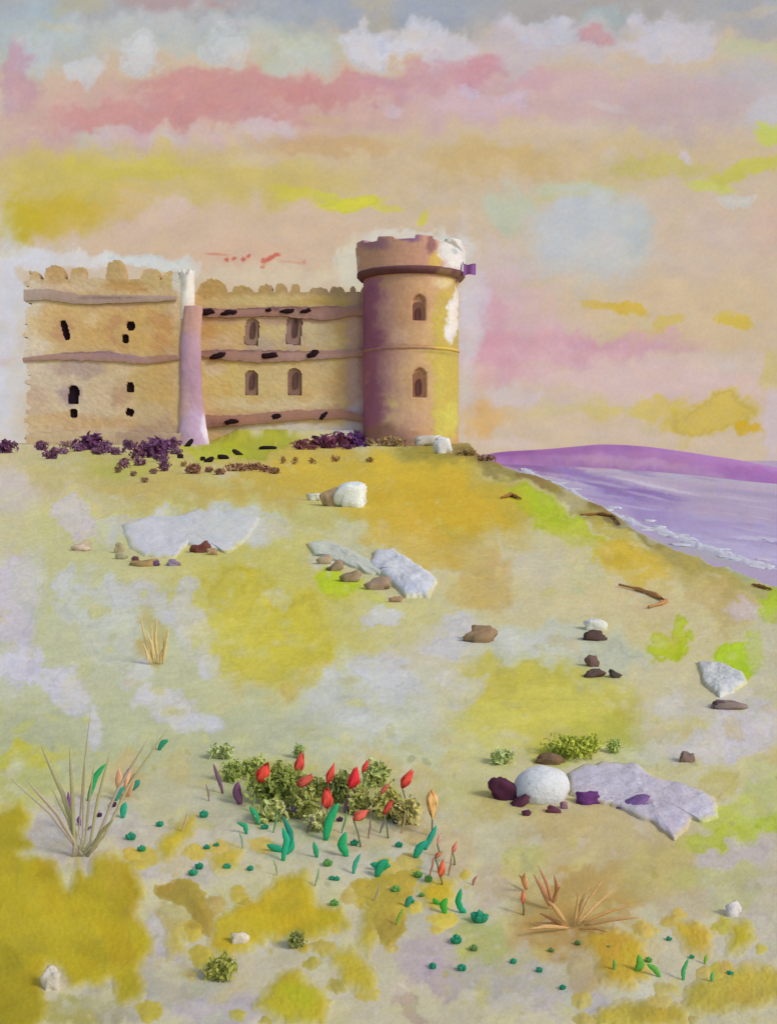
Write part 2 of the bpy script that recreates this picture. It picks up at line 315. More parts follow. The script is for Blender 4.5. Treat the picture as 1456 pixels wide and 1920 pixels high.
# ------------------------------------------------------------------ turf
GROUND = [
 # broad washes, far to near
 (400, 900, 620, 60, 0, (192,166,84), .7, .9), (60, 900, 120, 60, 0, (204,188,160), .6, .8), (20, 1000, 60, 110, 0, (204,192,190), .5, .9), (150, 885, 110, 30, 0, (192,174,100), .6, .7), (300, 920, 120, 30, 0, (196,164,92), .5, .6),
 (480, 905, 150, 30, 0, (196,162,72), .5, .7), (620, 900, 150, 34, 4, (204,162,48), .6, .8), (800, 930, 170, 66, 12, (200,158,40), .55, .9), (860, 960, 120, 50, 20, (202,156,34), .5, .8), (720, 880, 90, 26, 10, (206,170,40), .5, .7), (740, 980, 80, 26, 20, (208,160,44), .5, .6),
 (200, 862, 150, 14, 0, (186,176,96), .5, .8), (90, 865, 70, 12, 0, (198,186,140), .5, .7), (230, 880, 60, 14, 0, (178,178,70), .5, .7),
 (470, 832, 90, 26, 0, (170,172,34), .4, .95), (410, 845, 60, 16, 0, (182,186,30), .5, .8), (585, 798, 100, 10, 0, (196,196,186), .35, .9), (660, 806, 40, 14, 0, (196,190,200), .4, .9), (600, 850, 80, 12, 0, (200,160,60), .5, .8),
 (730, 815, 60, 20, 0, (150,116,72), .5, .8), (850, 850, 90, 24, 6, (150,124,48), .5, .85), (790, 850, 60, 14, 0, (160,140,40), .5, .7), (900, 856, 50, 12, 14, (136,98,54), .5, .8), (820, 875, 70, 16, 0, (196,164,40), .5, .6),
 # crest
 (950, 882, 46, 16, 14, (144,124,56), .5, .8), (1020, 900, 60, 13, 22, (134,98,44), .4, .85), (1085, 935, 70, 22, 34, (156,134,50), .45, .85), (1150, 968, 60, 12, 30, (130,96,40), .4, .8), (1210, 1008, 60, 14, 28, (142,116,50), .4, .85), (1290, 1046, 70, 16, 20, (158,140,66), .4, .8), (1390, 1085, 90, 24, 20, (172,158,84), .5, .8),
 (1200, 998, 50, 6, 25, (150,160,110), .5, .6), (1420, 1085, 70, 10, 20, (160,176,120), .5, .8), (1300, 1075, 90, 28, 24, (178,150,66), .5, .8),
 (960, 935, 80, 30, 20, (180,160,60), .5, .7), (1060, 990, 90, 24, 36, (184,196,26), .3, .95), (1010, 940, 50, 22, 20, (178,196,24), .3, .9), (1130, 1030, 50, 16, 30, (190,186,30), .4, .8), (1190, 1055, 70, 22, 24, (198,156,34), .4, .9), (1150, 1000, 50, 16, 30, (186,158,50), .5, .7), (1230, 1085, 40, 26, 60, (196,154,44), .4, .7),
 # mid slope
 (1000, 1090, 190, 90, 8, (206,190,146), .6, .9), (1250, 1150, 150, 80, 10, (206,186,134), .6, .8), (880, 1040, 60, 36, 40, (196,158,72), .5, .6), (915, 1100, 50, 50, 0, (196,156,86), .45, .75), (880, 1120, 40, 30, 0, (200,166,90), .5, .6), (1010, 1060, 50, 40, 0, (198,190,166), .5, .6), (930, 1060, 30, 14, 40, (204,158,110), .5, .5),
 (1350, 1130, 60, 40, 30, (186,152,90), .5, .6), (1395, 1145, 44, 16, 8, (208,190,190), .3, .85), (1445, 1135, 30, 36, 0, (178,204,24), .25, .9), (1270, 1190, 22, 44, 20, (182,196,28), .22, .95), (1255, 1212, 40, 22, 10, (180,196,20), .2, .95), (1385, 1235, 48, 26, 28, (174,206,20), .16, .97), (1410, 1225, 16, 40, 0, (176,208,24), .2, .9), (1440, 1240, 40, 90, 0, (194,188,168), .5, .6),
 (260, 1000, 330, 70, 0, (202,194,120), .6, .7), (130, 1060, 110, 80, 0, (190,190,136), .5, .7), (480, 1020, 110, 60, 0, (198,190,118), .6, .7), (700, 1000, 70, 30, 10, (196,194,146), .5, .7), (620, 960, 80, 24, 0, (192,180,96), .5, .7),
 (360, 985, 170, 36, -2, (204,206,202), .2, .85), (440, 980, 100, 28, 0, (196,204,188), .4, .6), (250, 1020, 60, 20, 0, (190,192,150), .4, .4),
 (140, 970, 36, 30, 20, (208,198,200), .25, .85), (165, 1000, 26, 22, 50, (206,194,198), .3, .8), (150, 1027, 20, 10, 0, (196,170,140), .4, .8), (190, 955, 30, 14, 0, (206,184,140), .4, .6),
 (500, 1150, 190, 130, 20, (198,186,88), .45, .9), (440, 1110, 60, 60, 0, (196,176,52), .35, .8), (560, 1190, 70, 80, 0, (200,178,42), .4, .85), (500, 1230, 100, 60, 0, (194,178,60), .4, .7), (470, 1080, 30, 40, -30, (200,178,44), .4, .6), (570, 1280, 40, 22, -30, (204,166,66), .4, .75), (610, 1250, 18, 14, 0, (204,160,60), .4, .7), (520, 1125, 30, 16, 0, (206,196,160), .4, .8),
 (625, 1090, 44, 26, 28, (188,208,20), .22, .95), (690, 1118, 44, 12, 26, (188,202,40), .35, .85), (650, 1125, 40, 14, 10, (196,180,60), .4, .7), (740, 1160, 110, 40, 10, (200,190,120), .5, .7),
 (620, 1040, 40, 26, 30, (206,206,190), .3, .7), (715, 1160, 34, 17, 8, (206,206,212), .25, .85),
 (830, 1215, 90, 50, -10, (204,196,180), .5, .7), (840, 1200, 46, 34, -30, (204,202,208), .35, .8), (1060, 1230, 170, 56, 6, (194,198,168), .4, .85), (980, 1190, 80, 20, 0, (200,202,178), .5, .7), (1150, 1250, 70, 50, 0, (188,196,162), .4, .7), (1040, 1185, 60, 18, 0, (196,200,180), .5, .6),
 (1020, 1330, 190, 80, 4, (196,182,74), .45, .9), (930, 1290, 90, 40, 20, (196,176,70), .5, .7), (1000, 1270, 90, 24, 14, (194,178,60), .4, .7), (1010, 1312, 110, 2.5, 1, (176,160,70), .6, .6), (1120, 1385, 110, 40, -8, (170,172,56), .5, .8), (1190, 1340, 40, 20, 0, (186,166,60), .5, .7), (900, 1390, 70, 50, 0, (202,196,124), .5, .7), (1250, 1280, 90, 40, 0, (204,190,150), .5, .8),
 (1310, 1360, 120, 60, 0, (202,194,176), .5, .8), (1400, 1360, 60, 60, 0, (204,196,208), .4, .8), (1280, 1355, 50, 24, 20, (196,182,110), .5, .6), (1180, 1420, 60, 20, 0, (196,200,160), .4, .7),
 (680, 1330, 150, 90, 0, (194,200,176), .5, .85), (720, 1260, 60, 50, 20, (204,204,212), .35, .8), (620, 1330, 80, 46, -20, (196,200,188), .4, .7), (600, 1380, 60, 30, 0, (194,198,170), .5, .7), (820, 1320, 50, 50, 0, (200,196,180), .5, .6), (780, 1400, 70, 40, 0, (192,200,158), .5, .7),
 # left middle: pale green with bare lilac clearings
 (170, 1250, 230, 150, 0, (186,196,150), .5, .9), (240, 1390, 240, 70, 0, (178,190,136), .5, .85), (60, 1400, 80, 90, 0, (172,186,130), .5, .7), (500, 1370, 130, 60, 0, (180,192,140), .5, .8), (30, 1150, 40, 130, 0, (202,192,208), .35, .9), (10, 1260, 20, 60, 0, (192,196,180), .5, .5),
 (130, 1090, 26, 24, 0, (202,202,204), .3, .8), (180, 1140, 80, 44, 10, (200,204,192), .4, .75), (240, 1110, 40, 26, 20, (204,202,202), .3, .8), (215, 1200, 60, 60, 0, (196,202,180), .4, .7), (350, 1140, 26, 50, 10, (202,200,204), .25, .8), (290, 1130, 24, 36, -20, (204,202,206), .25, .8), (370, 1200, 34, 40, 30, (204,200,206), .2, .85), (385, 1245, 18, 28, 0, (204,202,208), .2, .85), (330, 1225, 44, 22, 0, (192,198,150), .4, .6),
 (40, 1240, 50, 34, 10, (206,202,214), .16, .9), (80, 1265, 50, 26, 30, (206,202,214), .16, .9), (135, 1300, 44, 36, 60, (204,200,208), .16, .9), (30, 1225, 44, 18, 0, (206,204,214), .2, .8), (255, 1260, 26, 24, 0, (204,202,204), .25, .75), (320, 1330, 72, 28, 12, (208,202,204), .2, .85), (370, 1360, 46, 20, 0, (206,204,214), .2, .85), (285, 1310, 40, 20, 0, (206,202,204), .25, .7), (175, 1365, 14, 36, -8, (204,198,208), .2, .8),
 (290, 1180, 20, 50, -8, (186,160,90), .6, .7), (285, 1225, 26, 22, 0, (184,146,80), .5, .7),
 (760, 1000, 110, 40, 25, (212,158,44), .6, .7), (830, 930, 150, 44, 14, (212,162,34), .6, .6), (650, 880, 150, 24, 4, (210,168,50), .6, .6), (1180, 1060, 80, 26, 24, (212,166,40), .5, .6), (500, 1200, 130, 70, 10, (214,196,60), .6, .5), (1000, 1340, 150, 50, 0, (214,200,76), .6, .5), (700, 960, 60, 30, 0, (206,166,46), .5, .6), (560, 1000, 60, 24, 10, (200,186,100), .5, .6), (650, 1190, 60, 26, 20, (200,186,96), .5, .5), (430, 1000, 110, 22, 0, (208,208,212), .3, .6), (860, 1290, 60, 30, 0, (206,204,204), .4, .6), (700, 1360, 60, 24, 10, (204,206,200), .4, .6), (610, 1290, 40, 22, -30, (204,206,200), .35, .6), (1000, 1210, 90, 20, 4, (208,210,204), .4, .6), (1330, 1400, 90, 26, 0, (206,200,206), .4, .6), (1260, 1330, 50, 22, 0, (206,200,196), .4, .6), (60, 1090, 30, 60, 0, (200,200,180), .4, .6), (1210, 1130, 60, 22, 20, (206,180,140), .5, .5),
 # foreground; vignette darkening toward the bottom of the frame is put into these colours
 (728, 1640, 820, 130, 0, (202,192,154), .7, .8), (728, 1840, 900, 120, 0, (194,182,156), .6, .85), (60, 1420, 60, 26, -10, (196,182,46), .5, .85), (40, 1470, 60, 50, 0, (184,186,100), .5, .7), (340, 1470, 70, 60, 0, (188,180,140), .5, .6), (330, 1450, 26, 36, 10, (198,176,112), .4, .6), (240, 1450, 30, 34, 0, (200,160,110), .5, .6), (330, 1500, 120, 40, 0, (186,184,152), .5, .7),
 (135, 1560, 80, 66, 0, (196,184,180), .35, .9), (180, 1540, 90, 40, 0, (194,186,176), .4, .8), (60, 1590, 40, 16, 10, (200,188,180), .3, .8),
 (330, 1600, 130, 60, 0, (196,184,172), .4, .8), (230, 1640, 40, 50, 0, (196,180,170), .4, .4),
 (500, 1560, 130, 60, 0, (192,186,160), .4, .7), (720, 1600, 120, 60, 0, (194,188,172), .4, .7), (560, 1500, 130, 60, 0, (172,178,110), .5, .7), (700, 1500, 90, 50, 0, (176,172,106), .5, .7), (470, 1470, 60, 40, 0, (178,182,120), .5, .7),
 (520, 1440, 50, 24, 0, (158,164,66), .5, .8), (400, 1520, 50, 30, 0, (182,178,150), .5, .5), (790, 1500, 50, 44, 0, (190,170,120), .5, .6), (880, 1490, 60, 40, 0, (188,184,110), .5, .6), (890, 1560, 80, 60, 0, (192,186,150), .5, .6), (850, 1600, 40, 50, 0, (196,168,124), .5, .6), (770, 1565, 24, 22, 0, (190,150,80), .4, .6), (680, 1570, 60, 20, 0, (190,166,110), .5, .5), (820, 1700, 60, 60, 0, (186,176,160), .5, .6),
 (1130, 1600, 190, 110, 0, (192,166,118), .5, .9), (1080, 1700, 130, 70, -14, (178,136,70), .5, .85), (1040, 1750, 80, 40, -10, (180,132,70), .5, .7), (1120, 1650, 80, 30, 0, (190,150,92), .5, .6), (1240, 1640, 90, 50, 0, (190,168,96), .5, .7), (1050, 1540, 80, 26, -6, (196,168,110), .5, .7), (960, 1500, 60, 40, 0, (188,164,90), .5, .7), (960, 1590, 50, 60, 0, (190,184,150), .5, .6), (980, 1620, 40, 30, 0, (182,178,90), .5, .6), (1090, 1830, 50, 30, 80, (176,136,80), .5, .6),
 (1400, 1620, 100, 100, 0, (190,178,160), .5, .8), (1390, 1540, 70, 40, -16, (184,196,60), .45, .85), (1440, 1500, 40, 50, 0, (184,194,110), .5, .8), (1440, 1540, 26, 18, 0, (178,196,40), .4, .8), (1340, 1570, 70, 16, -14, (180,190,50), .4, .8), (1290, 1500, 0.1, 0.1, 0, (0,0,0), .5, 0), (1350, 1470, 40, 24, 0, (196,172,80), .5, .6), (1350, 1640, 90, 18, -6, (180,180,100), .5, .6), (1370, 1600, 80, 20, -12, (196,184,184), .4, .7), (1370, 1680, 60, 26, 0, (184,186,120), .5, .6), (1290, 1700, 60, 40, 0, (188,168,140), .5, .7), (1410, 1760, 60, 60, 0, (188,178,168), .4, .7),
 (900, 1760, 60, 50, 0, (170,178,86), .5, .75), (880, 1730, 0.1, 0.1, 0, (0,0,0), .5, 0), (790, 1800, 60, 50, 10, (180,162,168), .5, .8), (830, 1840, 40, 34, 30, (176,156,162), .4, .7), (960, 1840, 110, 50, 0, (172,166,156), .5, .8), (1060, 1890, 80, 30, 0, (184,176,178), .4, .8), (770, 1890, 50, 20, 30, (178,150,130), .4, .7), (680, 1790, 40, 30, 0, (184,170,150), .5, .5), (920, 1660, 30, 40, 0, (186,160,130), .5, .6),
 (330, 1840, 90, 60, 0, (170,164,144), .5, .8), (420, 1900, 90, 40, 0, (186,176,182), .4, .8), (300, 1760, 50, 50, 10, (192,182,184), .35, .8), (120, 1900, 130, 26, 0, (158,144,60), .5, .8), (220, 1880, 70, 40, 0, (172,164,150), .4, .7), (350, 1720, 60, 30, 0, (184,164,90), .4, .7), (1300, 1760, 60, 40, 0, (190,180,160), .5, .5), (1160, 1910, 80, 14, 0, (182,160,56), .35, .9),
]
# solid yellow and gold flower carpet (real low mats, see below): outlines in photo pixels
CARPET = [
 ([(-90,1520),(40,1505),(72,1530),(52,1562),(62,1590),(36,1606),(98,1610),(112,1650),(125,1664),(140,1610),(160,1640),(180,1600),(205,1592),(258,1606),(276,1690),(262,1720),(290,1770),(262,1815),(272,1870),(230,1884),(208,1835),(190,1862),(140,1852),(120,1820),(96,1810),(80,1850),(90,1880),(60,1960),(-90,1960)], (176,152,20)),
 ([(290,1580),(330,1545),(372,1520),(362,1570),(320,1618),(300,1612)], (196,166,38)),
 ([(385,1605),(430,1583),(458,1592),(450,1632),(400,1640)], (202,170,52)),
 ([(292,1662),(360,1645),(385,1680),(405,1740),(395,1765),(350,1700),(300,1680)], (176,146,50)),
 ([(480,1685),(520,1640),(575,1632),(598,1690),(640,1700),(660,1740),(600,1760),(560,1770),(500,1765),(430,1800),(385,1780),(400,1720)], (188,160,26)),
 ([(610,1790),(660,1775),(700,1820),(710,1870),(680,1868),(640,1850)], (184,160,40)),
 ([(520,1830),(560,1815),(625,1880),(610,1925),(540,1925),(470,1890)], (180,162,34)),
 ([(660,1660),(720,1640),(790,1625),(770,1680),(752,1750),(730,1780),(690,1740)], (186,158,50)),
 ([(782,1662),(830,1645),(862,1650),(850,1700),(812,1716),(795,1700)], (202,170,34)),
 ([(1092,1760),(1150,1738),(1210,1765),(1222,1830),(1180,1862),(1130,1846)], (190,148,42)),
 ([(1254,1728),(1310,1730),(1342,1752),(1330,1800),(1282,1788)], (198,160,44)),
 ([(1365,1732),(1400,1728),(1416,1760),(1388,1792),(1362,1800)], (182,164,30)),
 ([(1286,1850),(1330,1825),(1400,1810),(1470,1815),(1470,1880),(1400,1900),(1330,1905),(1278,1900)], (182,158,54)),
 ([(680,1690),(712,1700),(716,1760),(690,1800),(668,1770)], (180,158,48)), ([(1118,1888),(1180,1876),(1286,1884),(1292,1930),(1120,1930)], (184,160,50)), ([(300,1715),(345,1730),(350,1790),(318,1800)], (184,166,70)),
]
rnd = random.Random(2)
for k in range(64):             # small outlying cushions of the same blossom
    pl, pc = CARPET[rnd.randrange(16)]
    q = rnd.choice(pl); cu = q[0] + rnd.uniform(-46, 46); cv = q[1] + rnd.uniform(-26, 34); ra = rnd.uniform(7, 24)
    if cv < 1560: continue
    CARPET.append(([(cu + ra * rnd.uniform(.7, 1.3) * math.cos(t * .9), cv + ra * .7 * rnd.uniform(.7, 1.3) * math.sin(t * .9)) for t in range(7)], (pc[0] + 4, pc[1] + 6, pc[2] + 30)))
PAL = [(196,186,120),(202,194,170),(190,194,140),(200,176,110),(204,200,196),(186,176,80),(198,168,96),(182,188,120)]
GEX = [(rnd.uniform(-40, 1500), rnd.uniform(860, 1910), rnd.uniform(12, 46), rnd.uniform(7, 26), rnd.uniform(-30, 30), rnd.choice(PAL), rnd.choice([.15,.3,.5]), rnd.uniform(.15, .45)) for _ in range(420)]
SPECK = []
for k in range(260):            # crumbs of bare earth and lichen
    SPECK.append((rnd.uniform(0, 1456), rnd.uniform(1400, 1915), rnd.uniform(3, 9), rnd.uniform(3, 8), rnd.uniform(0, 90), rnd.choice([(172,160,120),(200,190,176),(180,160,70),(160,158,110),(206,198,190)]), .35, rnd.uniform(.2, .6)))
FINE = []
for k in range(900):
    v = rnd.choice([rnd.uniform(870, 1400), rnd.uniform(1380, 1915)]); q = .5 + (v - 860) / 1100
    FINE.append((rnd.uniform(-20, 1476), v, rnd.uniform(5, 26) * q, rnd.uniform(3, 14) * q, rnd.uniform(-40, 40), rnd.choice([(210,200,130),(210,202,170),(204,190,84),(208,204,190),(190,196,150),(200,176,120),(184,176,110),(208,196,180)]), rnd.choice([.2, .35, .6]), rnd.uniform(.12, .42)))
ALLG = GEX[:300] + GROUND + GEX[300:] + FINE + SPECK

def make_ground():
    us = np.concatenate([np.linspace(-2200, -40, 70), np.linspace(-36, 1492, 600), np.linspace(1500, 3400, 60)])
    vs = np.concatenate([np.linspace(4200, 2000, 14), np.linspace(1980, 1100, 340), np.linspace(1098, 832, 190)])
    ds = 5683.0 / (vs - 768.0)
    ds = np.concatenate([ds, np.linspace(ds[-1] + 1, 132, 44), [136, 142, 150, 165, 185, 210, 250]])
    U, D = np.meshgrid(us, ds)
    X = (U - CU) / F * D
    Z = ground_z(X, D)
    P = np.stack([X, D, Z], -1).reshape(-1, 3)
    pu, pv = proj(P)
    pv = np.where(pv < 790, 790, pv)
    C = pigment(pu, pv, (200, 190, 140), ALLG, 3, 0.27, 0.05, 0.6)
    o = build('ground', P, grid_faces(len(ds), len(us)), C, mat('hill_turf', .95, .35, 6.0, .05), gain=G_UP)
    tag(o, None, None, kind='structure')
make_ground()

def bound_poly(poly, n, seed, wob=0.06):
    pts = np.array(poly, float)
    seg = np.roll(pts, -1, 0) - pts
    L = np.sqrt((seg ** 2).sum(1)); T = L.sum(); cum = np.concatenate([[0], np.cumsum(L)])
    out = []
    for k in range(n):
        s = T * k / n; i = min(np.searchsorted(cum, s, 'right') - 1, len(pts) - 1)
        out.append(pts[i] + seg[i] * ((s - cum[i]) / max(L[i], 1e-6)))
    out = np.array(out)
    c = out.mean(0); r = np.sqrt(((out - c) ** 2).sum(1)).mean()
    a = np.arange(n) / n * 40
    out[:, 0] += fbm(a, a * 0 + seed, seed, 3) * r * wob; out[:, 1] += fbm(a + 50, a * 0 + seed, seed + 3, 3) * r * wob
    return out

def slab(poly, H, seed, rings=9, n=72, sink=0.03):
    """low mass lying on the turf, outline on the ground, real thickness H"""
    out = bound_poly(poly, n, seed)
    c = out.mean(0)
    V = []
    for k in range(rings + 1):
        r = 1 - k / rings
        for p in out:
            q = c + (p - c) * r
            x, y, z = GP(q[0], q[1])
            h = H * (1 - r ** 6) ** 0.5 * (1 + 0.45 * float(fbm(q[0] / 22, q[1] / 12, seed, 4)))
            V.append((x, y, z - sink + (h + sink if k else 0)))
    return np.array(V), grid_faces(rings + 1, n, True)

# --- flower carpet
Vs, Fs, Cs, off = [], [], [], 0
for i, (poly, c) in enumerate(CARPET):
    if c is None: continue
    # concave outlines: triangulate by cells
    pts = bound_poly(poly, 160, 40 + i, 0.07)
    u0, v0 = pts.min(0) - 24; u1, v1 = pts.max(0) + 24
    st = 2.6
    gu = np.arange(u0, u1 + st, st); gv = np.arange(v0, v1 + st, st)
    U, V = np.meshgrid(gu, gv); x = U.ravel(); y = V.ravel()
    inside = np.zeros(len(x), bool); dist = np.full(len(x), 1e9)
    for a, b in zip(pts, np.roll(pts, -1, 0)):
        cond = ((a[1] > y) != (b[1] > y)) & (x < (b[0] - a[0]) * (y - a[1]) / (b[1] - a[1] + 1e-9) + a[0])
        inside ^= cond
        e = b - a; L2 = (e ** 2).sum() + 1e-9
        t = np.clip(((x - a[0]) * e[0] + (y - a[1]) * e[1]) / L2, 0, 1)
        dist = np.minimum(dist, np.hypot(x - a[0] - t * e[0], y - a[1] - t * e[1]))
    sd = np.where(inside, dist, -dist) + 4 + 6 * fbm(x / 9, y / 9, 50 + i, 4) + 5 * fbm(x / 30, y / 30, 55 + i, 3)
    P = []
    for k in range(len(x)):
        d = 5683.0 / (max(y[k], 840) - 768.0); P.append(((x[k] - CU) / F * d, d))
    P = np.array(P); Zg = ground_z(P[:, 0], P[:, 1])
    H = -0.006 + 0.015 * np.clip((sd + 14) / 34.0, 0, 1) * (1 + .15 * fbm(x / 5, y / 5, i, 2))
    P3 = np.column_stack([P, Zg + H])
    f = grid_faces(len(gv), len(gu))
    keep = (sd[f] > -14).any(1)
    lo = tuple(int(k * .88) for k in c)
    sp = [(rnd.uniform(u0, u1), rnd.uniform(v0, v1), rnd.uniform(12, 50), rnd.uniform(10, 34), rnd.uniform(0, 90), rnd.choice([(c[0] + 6, c[1] + 6, c[2] + 18), (c[0] + 4, c[1] - 12, c[2]), (c[0] - 22, c[1] - 16, c[2] + 4)]), .5, .5) for _ in range(max(5, int((u1 - u0) * (v1 - v0) / 1500)))]
    sp += [(20, 1900, 120, 60, 0, (152,134,24), .7, .7), (110, 1700, 90, 60, 0, (196,168,30), .6, .5), (556, 1868, 40, 22, 30, (176,178,24), .5, .8), (470, 1798, 40, 18, -10, (186,138,24), .4, .9), (415, 1812, 40, 26, 0, (146,144,50), .5, .8), (730, 1745, 40, 26, 20, (156,126,50), .5, .7), (215, 1640, 20, 40, 0, (186,148,40), .5, .6), (255, 1710, 24, 30, 0, (168,132,40), .5, .6), (380, 1725, 20, 34, -20, (170,130,50), .4, .6), (555, 1762, 20, 16, 0, (128,132,60), .5, .7), (1190, 1800, 26, 20, 0, (196,160,30), .5, .6)]
    c = (min(c[0] + 10, 215), c[1] + 8, c[2] + 4)
    C = pigment(x, y, c, sp, 60 + i, .2, .035)
    thin = np.clip((sd + 6) / (30 if len(poly) != 7 else 12), 0, 1)[:, None]; thin = thin * thin * (3 - 2 * thin)
    C = pigment(x, y, (200, 190, 140), ALLG, 3, 0.27, 0.05, 0.6) * (1 - thin) + C * thin     # blossom thins out into the turf
    Vs.append(P3); Fs.append(f[keep] + off); Cs.append(C); off += len(P3)
o = build('flower_carpet', np.concatenate(Vs), np.concatenate(Fs), np.concatenate(Cs), mat('yellow_blossom', .95, .12, 40, .05), gain=G_UP)
tag(o, 'mats of low yellow blossom spread over the front of the slope', 'ground cover', kind='stuff')

# ------------------------------------------------------------------ sea and far headland
SEA_Z = EYE - 25.0
def make_sea():
    us = np.concatenate([np.linspace(-9000, 780, 60), np.linspace(800, 1500, 300), np.linspace(1520, 11000, 60)])
    ds = 25 * F / (np.concatenate([[5000, 2400, 1500], np.linspace(1300, 864, 260)]) - HV)
    U, D = np.meshgrid(us, ds)
    X = (U - CU) / F * D
    P = np.stack([X, D, np.full_like(X, SEA_Z) + 0.15 * fbm(X / 14, D / 22, 8, 3) * (D < 1500)], -1).reshape(-1, 3)
    V = HV + 25 * F / D
    SEA = [
     (1300, 900, 420, 26, 4, (188,168,186), .6, .9), (1130, 872, 130, 10, 3, (190,154,170), .5, .8), (1030, 882, 90, 10, 12, (150,112,164), .5, .9), (970, 872, 60, 9, 8, (136,92,150), .5, .8),
     (1120, 905, 90, 13, 20, (146,118,178), .4, .9), (1180, 925, 90, 15, 16, (140,114,172), .4, .95), (1230, 930, 60, 9, 10, (132,104,164), .4, .8), (1190, 955, 90, 14, 22, (156,136,192), .4, .85), (1260, 975, 80, 16, 16, (160,140,190), .4, .8), (1130, 935, 60, 9, 30, (176,164,200), .4, .7),
     (1230, 912, 90, 3, 12, (208,200,214), .4, .8), (1290, 896, 120, 8, 5, (186,180,198), .4, .7), (1400, 925, 90, 5, 6, (160,148,180), .5, .7), (1330, 938, 60, 6, 8, (168,152,180), .5, .7), (1380, 960, 110, 14, 4, (180,162,184), .5, .7), (1300, 950, 90, 8, 8, (182,160,186), .5, .6),
     (1380, 1000, 130, 22, 8, (174,162,200), .5, .8), (1310, 1012, 80, 10, 16, (178,170,206), .4, .8), (1430, 1040, 70, 14, 14, (188,178,214), .4, .8), (1350, 985, 60, 5, 8, (164,146,192), .5, .7), (1300, 1035, 90, 10, 16, (160,170,150), .5, .5), (1420, 1010, 50, 4, 4, (206,198,220), .4, .7), (1440, 905, 40, 10, 4, (190,182,196), .5, .6)]
    for k in range(120):
        u = rnd.uniform(950, 1500); v = rnd.uniform(880, 1060)
        SEA.append((u, v, rnd.uniform(20, 60), rnd.uniform(1.2, 3.5), rnd.uniform(3, 14), rnd.choice([(198,190,212),(150,128,178),(178,158,190),(168,148,186)]), .4, rnd.uniform(.25, .6)))
    C = pigment(U, V, (178, 162, 192), SEA, 21, .10, .03)
    o = build('sea', P, grid_faces(len(ds), len(us)), C, mat('violet_water', .75, .3, .5, .04), gain=G_UP)
    tag(o, None, None, kind='structure')
make_sea()

def make_headland():
    top = [(880, 860), (920, 848), (960, 845), (1020, 843), (1080, 836), (1140, 832), (1210, 836), (1300, 849), (1400, 866), (1470, 880), (1600, 900), (1900, 930), (2600, 900), (3600, 880)]
    base = [(880, 868), (1000, 872), (1130, 878), (1220, 884), (1300, 892), (1400, 904), (1470, 913), (1700, 935), (2600, 950), (3600, 960)]
    us = np.linspace(885, 3500, 520)
    us = np.concatenate([np.linspace(885, 1500, 300), np.linspace(1505, 3500, 120)])
    def sm(pl):
        return sum(np.interp(us + k, *zip(*pl)) for k in range(-40, 41, 8)) / 11
    tv = sm(top) + 0.9 * fbm(us / 60, us * 0, 2, 2); bv = sm(base) + 0.7 * fbm(us / 50, us * 0 + 4, 6, 2)
    rows = []
    Cu, Cv = [], []
    K = 16
    for k in range(K + 1):                  # shore to ridge
        t = k / K
        dsh = 25 * F / (bv - HV)
        dd = dsh * (1 + 0.9 * t)
        zt = EYE + (HV - tv) / F * dsh * 1.9
        z = SEA_Z - 1 + (zt - SEA_Z + 1) * (t ** 1.0)
        z = z * (1 + 0) + fbm(us / 16, us * 0 + t * 7, 14, 3) * (zt - SEA_Z) * 0.01 * math.sin(t * math.pi)
        rows.append(np.stack([(us - CU) / F * dd, dd, z], -1))
        Cu.append(us); Cv.append(bv + (tv - bv) * t)
    for k in (1, 2, 3):
        dd = dsh * (1.9 + 0.4 * k)
        rows.append(np.stack([(us - CU) / F * dd, dd, zt + (SEA_Z - 5 - zt) * (k / 3) ** 1.5], -1)); Cu.append(us); Cv.append(tv)
    P = np.concatenate(rows)
    sp = [(1000, 855, 90, 14, 3, (150,96,156), .5, .9), (1130, 842, 110, 12, 0, (156,102,160), .5, .9), (1060, 868, 80, 9, 4, (160,116,162), .5, .7), (1300, 868, 120, 14, 8, (166,116,170), .5, .8), (1420, 896, 70, 12, 11, (150,98,156), .5, .85), (960, 850, 40, 7, 0, (138,84,148), .4, .9), (1220, 862, 60, 7, 10, (170,120,160), .5, .6), (1180, 872, 120, 7, 4, (190,152,176), .5, .7), (1330, 895, 70, 6, 12, (176,140,176), .5, .7)]
    C = pigment(np.concatenate(Cu), np.concatenate(Cv), (166, 118, 172), sp, 33, .15, .03)
    o = build('hills', P, grid_faces(len(rows), len(us))[:, ::1], C, mat('heather_slope', .95, .1, .02, .03), gain=0.56)
    tag(o, None, None, kind='structure')
make_headland()

